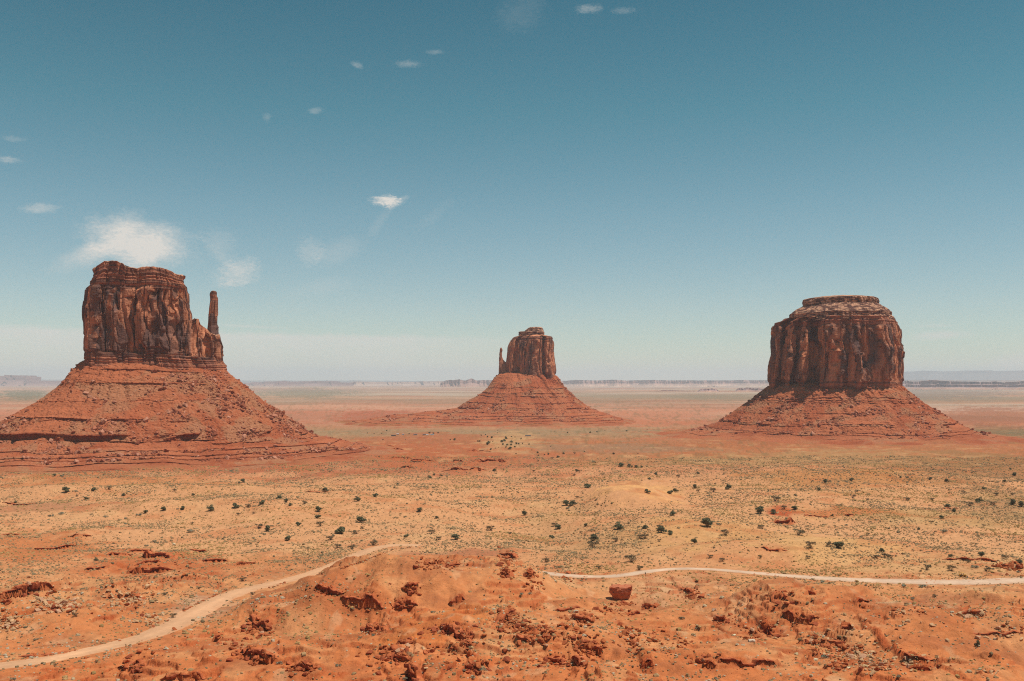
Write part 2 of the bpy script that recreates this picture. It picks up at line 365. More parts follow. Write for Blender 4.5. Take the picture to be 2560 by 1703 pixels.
def H(x, y, full=True):
    x = np.asarray(x, float); y = np.asarray(y, float)
    z = H0(x, y)
    if full: z = bench(x, y, z)[0] + scarps(x, y)[0]
    fl, fr = 0, 0
    if (y.min() < 780):
        for q in (RL, RR):
            d = dist_to(q, x, y, 34)
            w = 1-sm(11.0, 32.0, d)
            z = z*(1-w) + w*(base_z(y)+0.25*np.clip((d-8.0)/3, 0, 1))
    return z
def scarps(x, y):
    z = np.zeros(x.shape); face = np.zeros(x.shape); dy = np.zeros(x.shape)
    for i, (lx, ly, h, back) in enumerate(_ledge_xy):
        w = lx[-1]-lx[0]
        m = (x > lx[0]) & (x < lx[-1]) & (y > ly.min()-60) & (y < ly.max()+back*5+12)
        if not m.any(): continue
        xx, yy = x[m], y[m]
        sc_ = max(1.0, w/60)
        yl = np.interp(xx, lx, ly) + (1.7*n2(xx/7/sc_, yy*0+i, 61)+0.9*n2(xx/2.3/sc_, yy*0+i, 62)+0.22*n2(xx/0.9, yy/1.5, 63))*sc_
        e = np.minimum(xx-lx[0], lx[-1]-xx)/w
        hh = h*(0.8 if (ly.mean() < 640 and h < 5 and i > 1) else 0.85)*sm(0, 0.22, e)*(0.8+0.45*n2(xx/6/sc_, yy*0+i, 64))*(1+0.18*n2(xx/1.6, yy*0+i, 65))
        slope = np.gradient(ly, lx) if len(lx) > 1 else np.zeros(len(lx)); sl = np.interp(xx, lx, slope)
        t = (yy-yl)/np.sqrt(1+np.minimum(sl, 6)**2)
        # a face about half a metre to a metre deep, thin courses of rock in it
        up = sm(-0.5, 0.35, t/ (0.5+0.0012*ly.mean()))
        b = np.exp(-np.clip(t, 0, None)/back)
        z[m] += hh*up*b*(1-0.0) - 0.3*hh*np.exp(np.clip(t, None, 0)/6.0)*(1-up)
        face[m] = np.maximum(face[m], (hh/h)*np.exp(-(t/3.0)**2)+0.45*np.exp(-np.clip(t,0,None)/8.0)*(t > 0)*(hh/h))
        dy[m] += -0.45*hh*np.exp(-((t-0.5)/0.9)**2)+0.62*hh*np.exp(-((t+0.8)/0.8)**2)
    return z, face, dy
def hit(sx, sy, full=True):
    """photo position -> point on the terrain"""
    sx = np.atleast_1d(np.asarray(sx, float)); sy = np.atleast_1d(np.asarray(sy, float))
    ys = np.concatenate([np.arange(260, 800, 1.5), np.geomspace(800, 6000, 260)])
    Y = np.broadcast_to(ys, (len(sx), len(ys))); X = (sx[:, None]-CX)/F*Y
    ray = CAMZ-(sy[:, None]-HY)/F*Y
    d = ray-H(X.copy(), Y.copy(), full)
    neg = d < 0; k = np.argmax(neg, 1); k = np.where(neg.any(1), np.maximum(k, 1), len(ys)-1)
    r = np.arange(len(sx)); d0, d1 = d[r, k-1], d[r, k]
    t = np.clip(d0/(d0-d1+1e-9), 0, 1); y = ys[k-1]*(1-t)+ys[k]*t; x = (sx-CX)/F*y
    return x, y, H(x, y)

for pts, h, back in LEDGES:
    p = np.array(pts); x, y, _ = hit(p[:, 0], p[:, 1], False)
    keep = np.abs(y-np.median(y)) < 0.22*np.median(y); x, y = x[keep], y[keep]
    o = np.argsort(x); x, y = x[o], y[o]
    if len(x) > 2: y = np.concatenate([y[:1]*0.7+y[1:2]*0.3, 0.25*y[:-2]+0.5*y[1:-1]+0.25*y[2:], y[-1:]*0.7+y[-2:-1]*0.3])
    if len(x) > 1: _ledge_new.append((x, y, h, back))
_ledge_xy += _ledge_new

# ------------------------------------------------------------------ ground colour: patches of sand, red rock and scrub on the valley floor
# (photo position x, y, half-width, half-height in 2357 px, colour, strength)
SAND = (200, 143, 96); ORANGE = (196, 104, 56); RED = (166, 84, 52); PINK = (198, 135, 105); OLIVE = (150, 116, 84); LAV = (186, 152, 140); PALE = (214, 172, 132)
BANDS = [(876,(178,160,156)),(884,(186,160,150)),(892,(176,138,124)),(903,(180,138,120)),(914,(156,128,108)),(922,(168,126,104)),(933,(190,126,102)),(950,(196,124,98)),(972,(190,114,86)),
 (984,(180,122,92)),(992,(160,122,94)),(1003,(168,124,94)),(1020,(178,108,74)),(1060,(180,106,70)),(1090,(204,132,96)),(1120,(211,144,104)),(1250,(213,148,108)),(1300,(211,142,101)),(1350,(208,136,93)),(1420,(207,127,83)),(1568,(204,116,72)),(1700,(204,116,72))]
PATCH = [(250,1110,330,22,(196,118,72),.5),(100,1170,260,14,(176,112,84),.7),(100,1260,180,40,(190,106,64),.8),(350,1300,220,40,(190,100,60),.85),(640,1290,160,30,(192,112,70),.6),(200,1420,240,40,(192,110,68),.6),
 (60,1440,120,30,(198,116,72),.5),(960,1045,230,26,(180,96,60),.7),(1000,1010,200,12,(176,98,66),.8),(1180,1020,70,22,(198,146,104),.8),(1450,1030,260,14,(158,114,88),.8),(1700,1022,200,10,(172,100,66),.7),
 (1500,1060,260,16,(176,124,86),.6),(1900,1060,330,24,(178,132,92),.7),(2250,1080,200,40,(156,104,68),.7),(1900,1110,220,30,(186,118,70),.7),(2300,1160,120,40,(164,116,80),.6),(1480,1140,112,36,(222,156,106),1.0),
 (1650,1240,260,44,(206,146,98),.8),(1900,1270,250,36,(210,152,104),.9),(2180,1200,200,22,(168,130,86),.5),(1800,1192,40,12,(182,78,44),.9),(1930,1188,130,8,(192,106,62),.8),(1270,1220,90,80,(184,134,94),.35),
 (1420,1250,90,60,(184,128,90),.4),(1100,1275,160,18,(176,104,76),.8),(1080,1330,110,34,(188,104,66),.8),(800,1330,80,26,(206,142,104),.6),(1000,1480,150,40,(204,112,62),.8),(1110,1500,40,26,(216,140,92),.6),(1080,1390,70,16,(206,128,84),.7),
 (700,1440,160,50,(170,88,54),.6),(1840,1370,50,22,(170,80,48),.9),(1680,1420,120,60,(172,88,54),.6),(2000,1440,110,40,(178,90,54),.6),(2060,1420,60,8,(196,156,124),.9),(2150,1400,120,24,(172,112,84),.6),(2200,1300,250,24,(206,152,108),.6),
 (2280,1370,90,30,(206,144,100),.7),(1560,1350,120,26,(204,140,104),.7),(1850,1500,90,30,(206,120,72),.7),(2200,1490,160,40,(194,112,70),.5),(1500,1340,150,16,(208,152,114),.7),(1290,1350,60,20,(208,150,110),.7),(470,1400,60,26,(198,150,122),.8),
 (500,1490,170,40,(186,102,64),.6),(2250,1000,200,18,(116,96,70),.75),(2290,960,120,20,(160,96,72),.7),(1500,960,130,24,(196,122,94),.6),(700,960,120,20,(188,110,84),.5),(880,962,120,20,(178,92,66),.7),(700,905,120,12,(130,116,98),.7),(60,910,70,12,(122,112,94),.8),
 (2100,905,200,14,(132,112,104),.6),(1650,915,120,8,(140,118,98),.6),(2350,1500,120,40,(190,120,80),.5)]
def ground_colour(x, y, z, face):
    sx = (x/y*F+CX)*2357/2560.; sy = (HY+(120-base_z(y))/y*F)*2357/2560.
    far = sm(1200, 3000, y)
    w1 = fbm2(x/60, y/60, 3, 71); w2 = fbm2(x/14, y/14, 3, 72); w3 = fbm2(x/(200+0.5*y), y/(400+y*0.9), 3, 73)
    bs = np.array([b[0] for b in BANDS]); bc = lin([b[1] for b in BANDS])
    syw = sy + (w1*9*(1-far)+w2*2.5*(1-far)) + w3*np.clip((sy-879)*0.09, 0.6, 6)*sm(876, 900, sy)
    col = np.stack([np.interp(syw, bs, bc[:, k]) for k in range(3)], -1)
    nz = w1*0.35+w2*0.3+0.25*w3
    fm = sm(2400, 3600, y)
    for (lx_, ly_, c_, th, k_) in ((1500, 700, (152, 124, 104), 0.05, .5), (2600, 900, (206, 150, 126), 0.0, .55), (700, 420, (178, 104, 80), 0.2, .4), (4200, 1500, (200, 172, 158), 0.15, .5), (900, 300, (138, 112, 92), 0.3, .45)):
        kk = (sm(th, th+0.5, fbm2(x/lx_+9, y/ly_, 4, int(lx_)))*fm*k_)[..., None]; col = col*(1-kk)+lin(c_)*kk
    for (bx_, by_, rx_, ry_) in ((-592, 1650, 470, 390), (50, 3000, 560, 330), (734, 2250, 430, 400), (-420, 1700, 560, 260), (-230, 1570, 360, 260)):
        r_ = np.sqrt(((x-bx_)/rx_)**2+((y-by_)/ry_)**2)+0.35*w1+0.12*w2
        kk = (0.85*(1-sm(0.8, 1.15, r_)))[..., None]; col = col*(1-kk)+lin((182, 102, 72))*kk
    for (px, py, rx, ry, c, a) in PATCH:
        m = (np.abs(sx-px) < rx*1.7) & (np.abs(sy-py) < ry*1.8)
        if not m.any(): continue
        r = np.sqrt(((sx[m]-px)/rx)**2+((sy[m]-py)/ry)**2)+nz[m]
        k = (a*(1-sm(0.55, 1.25, r)))[:, None]
        col[m] = col[m]*(1-k)+lin(c)*k
    # mottling: redder rocky ground and paler washed sand
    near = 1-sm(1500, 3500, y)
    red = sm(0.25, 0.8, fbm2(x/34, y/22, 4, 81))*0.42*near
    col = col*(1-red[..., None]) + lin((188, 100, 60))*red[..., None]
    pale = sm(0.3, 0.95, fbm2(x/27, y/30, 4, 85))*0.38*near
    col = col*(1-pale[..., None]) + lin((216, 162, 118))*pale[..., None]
    nf = (1-sm(560, 680, y))
    tan = sm(0.15, 0.7, fbm2(x/19, y/24, 4, 86))*0.55*nf; col = col*(1-tan[..., None])+lin((214, 146, 102))*tan[..., None]
    brn = sm(0.2, 0.8, fbm2(x/24, y/15, 4, 87))*0.5*nf; col = col*(1-brn[..., None])+lin((164, 90, 60))*brn[..., None]
    wsh = sm(0.5, 0.9, fbm2(x/9, y/14, 4, 88))*0.28*nf; col = col*(1-wsh[..., None])+lin((222, 176, 140))*wsh[..., None]
    # dark speckle of distant scrub, too small to stand up
    sp = sm(0.2, 0.8, fbm2(x/(2.0+y*0.0022), y/(4.0+y*0.006), 2, 91))*sm(950, 1500, y)*(1-sm(4000, 9000, y))*0.34
    sp = sp*(0.35+0.65*sm(-0.4, 0.4, w3))
    col = col*(1-sp[..., None]) + lin((104, 92, 62))*sp[..., None]
    # bare red rock in the scarps
    f = np.clip(face, 0, 1)[..., None]*0.85
    col = col*(1-f) + lin((176, 80, 44))*f
    col = col*(1+0.10*fbm2(x/3.0, y/3.0, 3, 95)*near)[..., None]
    return np.clip(soften(col)*ALB, 0.005, 0.9)
ALB = 0.86
def soften(c): return c*np.array([1.0, 1.07, 0.95])
G_MAT = mat_col('desert_ground', scales=((0.35, 0.16), (2.2, 0.12)), bump=((0.22, 1.1), (1.2, 0.35)))

def build_ground():
    t_in = np.linspace(-0.56, 0.56, 1560); t_out = np.geomspace(0.562, 1.3, 110)
    t = np.concatenate([-t_out[::-1], t_in, t_out])
    ys = [205.0]; 
    while ys[-1] < 74000:
        y = ys[-1]; vis = 265 < y
        ys.append(y + (max(0.5, y*y/(995.6*120)*0.62) if vis else 3.0) if y < 20000 else y*1.06)
    ys = np.array(ys)
    Y, T = np.meshgrid(ys, t, indexing='ij'); X = T*Y
    Z = np.empty_like(X); DY = np.zeros_like(X); Cc = np.empty(X.shape+(3,))
    for a in range(0, len(ys), 100):
        s = slice(a, a+100); x, y = X[s], Y[s]
        sc_, fc, DY[s] = scarps(x, y)
        fsc = fc
        fc = np.maximum(fc, bench(x, y, H0(x, y))[1]*0.8); Z[s] = H(x, y)
        m = (fc > 0.12) & (y < 1000)
        if m.any():                                  # blocky, jointed rock in the broken edges
            xx, yy = x[m]+0.8*n2(x[m]/2, y[m]/2, 401), y[m]+0.8*n2(x[m]/2, y[m]/2, 402)
            a1, a2, ar, av = vor3(xx/2.6, yy/2.1, xx*0, 403); c1, c2, cr_, cv = vor3(xx/1.1, yy/0.9, xx*0, 404)
            Z[s][m] = Z[s][m] + np.clip(fc[m], 0, 1)*(1.3*(ar[0]-0.45)+0.8*av[1]*(ar[1]-0.3)+0.55*(cr_[0]-0.5)-0.7*np.exp(-((a2-a1)/0.09)**2))
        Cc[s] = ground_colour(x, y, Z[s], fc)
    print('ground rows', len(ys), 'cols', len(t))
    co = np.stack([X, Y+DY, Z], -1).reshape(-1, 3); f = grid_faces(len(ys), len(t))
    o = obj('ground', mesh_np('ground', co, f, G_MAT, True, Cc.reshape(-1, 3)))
    o['kind'] = 'structure'
    # behind and below the viewpoint the sheet goes on, coarser
    me = bpy.data.meshes.new('hillside')
    v = [(-700, 206, 16), (700, 206, 16), (900, -300, 100), (-900, -300, 100), (-9000, -9000, 60), (9000, -9000, 60), (9000, 206, 0), (-9000, 206, 0), (97000, 206, 0), (97000, 74000, 0), (-97000, 206, 0), (-97000, 74000, 0), (268, 206, 10), (-268, 206, 10)]
    me.from_pydata(v, [], [(0, 1, 2, 3), (3, 2, 5, 4), (2, 1, 6, 5), (0, 3, 4, 7), (12, 8, 9), (13, 11, 10)])
    at = me.attributes.new('Col', 'FLOAT_COLOR', 'POINT')
    for i in range(14): at.data[i].color = (*(lin(ORANGE)*ALB), 1)
    me.materials.append(G_MAT); o = obj('hillside', me); o['kind'] = 'structure'
build_ground()

R_MAT = mat_col('dirt_road', scales=((0.5, 0.10), (3.0, 0.08)), bump=((0.8, 0.12),))
def build_road(q, kind, pale):
    w = road_w(q, kind)
    d = np.gradient(q, axis=0); d /= np.linalg.norm(d, axis=1)[:, None]; n = np.stack([-d[:, 1], d[:, 0]], 1)
    k = np.linspace(-1, 1, 13)
    ragged = 1+0.10*n2(q[:, 0]/4, q[:, 1]/4, 7)
    P = q[:, None, :] + n[:, None, :]*(k[None, :, None]*(w*ragged)[:, None, None]*0.5)
    x, y = P[..., 0], P[..., 1]
    z = H(x.copy(), y.copy()); z = np.maximum(z, base_z(y)) + (0.10 if kind == 'L' else 0.24) - 0.16*np.abs(k)**6
    rut = 0.5+0.5*np.cos(k*math.pi*2.2)
    c = lin(pale)[None, None, :]*(0.94+0.08*rut[None, :, None])*(1+0.06*fbm2(x/6, y/6, 3, 77))[..., None]
    c = c*(1+0.10*fbm2(x/14, y/40, 3, 78))[..., None]
    edge = np.clip(np.abs(k)[None, :]**3.5+0.5*n2(x/2.5, y/2.5, 79)*np.abs(k)[None, :], 0, 1)
    c = c*(1-0.7*edge[..., None]) + lin((206, 140, 96))*0.7*edge[..., None]
    o = obj('road', mesh_np('road', np.stack([x, y, z], -1).reshape(-1, 3), grid_faces(len(q), len(k)), R_MAT, True, (c*ALB).reshape(-1, 3)))
    o['kind'] = 'structure'
build_road(RL, 'L', (221, 167, 125)); build_road(RR, 'R', (218, 182, 152))

# ------------------------------------------------------------------ buttes
class Frame:
    """a butte's own axes: x across the view, y away, origin on the valley floor"""
    def __init__(s, sx, D):
        s.a = math.atan((sx-CX)/F); s.x = (sx-CX)/F*D; s.y = D; s.R = math.hypot(s.x, s.y)
    def lx(s, sx): return s.R*math.tan(math.atan((sx-CX)/F)-s.a)
    def z(s, sy, sx=None):
        l = 0 if sx is None else s.lx(sx)
        D = s.y-l*math.sin(s.a)
        return CAMZ+(HY-sy)/F*D

def rock_mat(name, fresh, var, dark, zb, zt):
    """sandstone: fresh orange faces, dark desert varnish in tall streaks, bedding lines"""
    m, N, L, b = mat_new(name)
    b.inputs['Roughness'].default_value = 0.9; b.inputs['Specular IOR Level'].default_value = 0.15
    at = N.new('ShaderNodeAttribute'); at.attribute_name = 'Col'
    tc = N.new('ShaderNodeTexCoord')
    def noise(sc, detail, stretch):
        mp = N.new('ShaderNodeMapping'); mp.inputs['Scale'].default_value = stretch; L.new(tc.outputs['Object'], mp.inputs[0])
        n = N.new('ShaderNodeTexNoise'); n.inputs['Scale'].default_value = sc; n.inputs['Detail'].default_value = detail; n.inputs['Roughness'].default_value = 0.62
        L.new(mp.outputs[0], n.inputs[0]); return n.outputs[0]
    streak = noise(0.16, 5, (1, 1, 0.16)); fine = noise(0.7, 4, (1, 1, 0.5)); bed = noise(0.5, 3, (0.05, 0.05, 1.0))
    c = at.outputs[0]
    for n, a in ((streak, 0.30), (fine, 0.16), (bed, 0.14)):
        r = N.new('ShaderNodeMapRange'); r.inputs[1].default_value = 0.3; r.inputs[2].default_value = 0.7; r.inputs[3].default_value = 1-a; r.inputs[4].default_value = 1+a
        L.new(n, r.inputs[0]); v = N.new('ShaderNodeVectorMath'); v.operation = 'SCALE'; L.new(c, v.inputs[0]); L.new(r.outputs[0], v.inputs['Scale']); c = v.outputs[0]
    L.new(c, b.inputs['Base Color'])
    prev = None
    for n, d in ((streak, 2.0), (fine, 0.7), (bed, 0.9)):
        bp = N.new('ShaderNodeBump'); bp.inputs['Distance'].default_value = d; bp.inputs['Strength'].default_value = 1.0; L.new(n, bp.inputs['Height'])
        if prev is not None: L.new(prev, bp.inputs['Normal'])
        prev = bp.outputs[0]
    L.new(prev, b.inputs['Normal']); return m
ROCK = rock_mat('sandstone_cliff', None, None, None, 0, 0)
TALUS = mat_col('red_talus', scales=((0.3, 0.14), (1.5, 0.14)), bump=((0.16, 2.0), (0.8, 0.7)))
FRESH = lin((198, 128, 92)); VARN = lin((104, 72, 62)); GREYV = lin((94, 76, 74)); BEDR = lin((160, 96, 70)); BEDD = lin((92, 57, 47)); CAPC = lin((190, 140, 110))

def smooth_loop(pts, it=1):
    p = np.array(pts, float)
    for _ in range(it):
        q = np.roll(p, -1, 0); p = np.stack([p*0.78+q*0.22, p*0.22+q*0.78], 1).reshape(-1, 2)
    return p
def resample(p, n, dense=2.6):
    """points along the loop, closer together on the side facing -y"""
    q = np.concatenate([p, p[:1]]); seg = np.hypot(*np.diff(q, axis=0).T)
    nn = 4000; s = np.concatenate([[0], np.cumsum(seg)]); t = np.linspace(0, s[-1], nn+1)
    x = np.interp(t, s, q[:, 0]); y = np.interp(t, s, q[:, 1])
    yr = (y-y.min())/(y.max()-y.min()+1e-9)
    w = 1+(dense-1)*(1-sm(0.45, 0.75, yr)); c = np.concatenate([[0], np.cumsum((w[1:]+w[:-1])/2)])
    tt = np.interp(np.linspace(0, c[-1], n+1)[:-1], c, t)
    return np.stack([np.interp(tt, t, x), np.interp(tt, t, y)], 1)

def cliff(name, parent, plan, prof, zb, top=None, zc=None, n=700, dz=0.9, amp=1.0, seed=0, beds=(), depth=None, ysc=None, rings=14, big=38.0, fresh=0.4, capz=1e9, rise=2.0, lean=None, rough_top=1.5, slab=1.0, flute=1.0, jt=19.0):
    """prof: list of (z, left x, right x). plan: loop in (-1..1, metres). beds: (z0, z1, amplitude) thin-bedded zones"""
    prof = sorted(prof); pz = np.array([p[0] for p in prof]); pl = np.array([p[1] for p in prof]); pr = np.array([p[2] for p in prof])
    loop = resample(smooth_loop(plan), n)
    # real size of the loop, at mid height, to hang the noise on
    mid = (pl.mean()+pr.mean())/2; half = (pr-pl).mean()/2
    zs = np.arange(zb, pz[-1]+dz*0.5, dz)
    lf = np.interp(zs, pz, pl); rf = np.interp(zs, pz, pr); c = (lf+rf)/2; hw = (rf-lf)/2
    ys = hw/half if ysc is None else np.interp(zs, [a for a, _ in ysc], [b for _, b in ysc])
    ys = 0.45*np.ones_like(hw)+0.55*ys if ysc is None else ys
    bx = mid+loop[:, 0]*half; by = loop[:, 1]
    X = c[:, None]+loop[None, :, 0]*hw[:, None]; Y = loop[None, :, 1]*ys[:, None]; Zg = np.repeat(zs[:, None], n, 1)
    d = np.gradient(np.concatenate([loop[-2:]*[half, 1], loop*[half, 1], loop[:2]*[half, 1]]), axis=0)[2:-2]
    nx, ny = d[:, 1], -d[:, 0]; l = np.hypot(nx, ny); nx, ny = nx/l, ny/l
    if (nx*(bx-mid)+ny*by).mean() < 0: nx, ny = -nx, -ny
    BX, BY = np.broadcast_to(bx, X.shape), np.broadcast_to(by, X.shape)
    # disturb vertical lines a little, so that flutes lean and fork
    wob = 5*fbm3(BX/50, BY/50, Zg/60, 2, seed+1); sx_ = BX+wob; sy_ = BY+wob*0.6
    H_ = pz[-1]-zb
    b1 = 1-np.abs(fbm3(sx_/big, sy_/big, Zg/(big*6), 3, seed+2))*2
    b2 = 1-np.abs(fbm3(sx_/13, sy_/13, Zg/110, 2, seed+4))*2
    f1, f2, rr, vv = vor3(sx_/11, sy_/11, Zg/52+0.4*n3(sx_/14, sy_/14, Zg/30, seed+9), seed+5)
    g1, g2, gr, gv = vor3(sx_/4.6, sy_/4.6, Zg/17, seed+6)
    slabs = (rr[0]-0.5)*5.5*slab + (vv[2]*(rr[1]-0.3)*11 + (vv[0]+vv[1])*(rr[2]-0.5)*5.0)*slab - 1.5*np.exp(-((f2-f1)/0.05)**2)
    chips = (gr[0]-0.5)*1.7 + gv[2]*(gr[1]-0.25)*4.6 + (gv[0]-gv[1])*(gr[2]-0.5)*1.6
    where = sm(-0.1, 0.5, fbm3(sx_/40, sy_/40, Zg/40, 2, seed+7))
    alc = sm(0.35, 0.75, fbm3(sx_/22, sy_/22, Zg/34, 2, seed+8))
    disp = flute*5.0*b1 + 1.2*b2 + 1.25*slabs + 0.95*chips*(0.2+1.0*where) - 5.0*alc + 0.8*fbm3(BX/3, BY/3, Zg/5, 3, seed+10)
    bz = np.zeros_like(Zg); badd = np.zeros_like(Zg)
    warpz = Zg+1.6*fbm3(BX/60, BY/60, Zg*0, 2, seed+15)
    for (z0, z1, a) in beds:
        zj = Zg+7*fbm3(BX/26, BY/26, Zg/40, 3, seed+16)*(0 if z0 <= 0 and z1 >= 400 else 1); k = sm(z0-3, z0+3, zj)*(1-sm(z1-2.5, z1+2.5, zj)); bz = np.maximum(bz, k)
        lay = n2(warpz/2.3, Zg*0+3, seed+12)*1.0+n2(warpz/5.5, Zg*0+9, seed+13)*1.3
        lay = np.sign(lay)*np.abs(lay)**0.6
        badd = badd + k*(a*lay*(0.75+0.5*n3(BX/9, BY/9, Zg/3, seed+14)))
    disp = disp*(1-0.62*bz)+badd
    k1, k2, kr, kv = vor3(sx_/jt, sy_/jt, Zg/260+0.15*n3(BX/9, BY/9, Zg/20, seed+17), seed+18)
    disp = disp + (1-0.7*bz)*(flute*8.5*(kr[0]-0.5)+flute*13*(kv[0]*(kr[1]-0.5)+kv[1]*(kr[2]-0.5))-6.5*np.exp(-((k2-k1)/0.07)**2))
    disp = (disp-np.percentile(disp, 80))*amp
    edge = np.abs(loop[:, 0])**3                                  # keep the outline where it is measured
    disp = disp*(1-0.55*edge)[None, :] - 1.5*amp*edge[None, :]*0
    X = X+nx[None, :]*disp; Y = Y+ny[None, :]*disp
    if lean is not None: X = X+np.interp(Zg, lean[0], lean[1])
    # colour: varnish on old faces, orange where slabs have fallen
    old = sm(0.25, 0.75, rr[0]*0.55+0.5*(0.5+0.5*fbm3(sx_/16, sy_/16, Zg/60, 3, seed+20))+0.1-fresh*0.35+0.12*b1)
    old = np.clip(old-0.5*alc*0-0.5*where*(gr[1] > 0.62), 0, 1)
    gm = sm(0.2, 0.7, fbm3(sx_/30, sy_/30, Zg/90, 2, seed+22))[..., None]
    col = FRESH*(1-old[..., None])+(VARN*(1-gm)+GREYV*gm)*old[..., None]
    lay2 = sm(-0.5, 0.6, n2(warpz/3.2, Zg*0+5, seed+24)+0.4*n3(BX/8, BY/8, Zg/2, seed+25))[..., None]
    bc = BEDR*lay2+BEDD*(1-lay2)
    kz = bz[..., None]*0.72; col = col*(1-kz)+bc*kz
    cp = sm(capz-3, capz+3, Zg)[..., None]; capn = sm(-0.3, 0.4, fbm3(BX/7, BY/7, Zg/2.2, 3, seed+26))[..., None]
    col = col*(1-cp)+(CAPC*capn+BEDD*1.1*(1-capn))*cp
    # the real top line
    if top is not None:
        tx, tz = np.array(top).T
        T = np.interp(X, tx, tz)+rough_top*fbm3(X/7, Y/7, X*0, 3, seed+30); s = (T-zc)/(pz[-1]-zc)
        Zg = np.where(Zg > zc, zc+(Zg-zc)*s, Zg)
    # close the top
    cx_, cy_ = X[-1].mean(), Y[-1].mean(); xs_, ysn, zsn, cs = [X], [Y], [Zg], [col]
    for i in range(1, rings+1):
        k = 1-i/rings; x = cx_+(X[-1]-cx_)*k; y = cy_+(Y[-1]-cy_)*k
        if top is not None: x = X[-1]*0.5*(1+1)*1.0; y = cy_+(Y[-1]-cy_)*k
        zt = Zg[-1]+rise*(1-k*k)+rough_top*0.6*fbm3(x/6, y/6, x*0+i, 2, seed+31)*(1-k)
        xs_.append(x[None]); ysn.append(y[None]); zsn.append(zt[None])
        tcol = CAPC*0.95 if capz < 1e8 or top is not None else FRESH*0.9
        cs.append(np.broadcast_to(tcol*(1+0.3*fbm2(x/5, y/5, 2, seed+33))[:, None], (1, n, 3)))
    X = np.concatenate(xs_); Y = np.concatenate(ysn); Zg = np.concatenate(zsn); col = np.concatenate(cs)
    co = np.stack([X, Y, Zg], -1).reshape(-1, 3)
    me = mesh_np(name, co, grid_faces(len(Zg), n, True), ROCK, False, np.clip(col.reshape(-1, 3)*ALB_ROCK, .01, .9))
    return obj(name, me, parent)
ALB_ROCK = 0.95

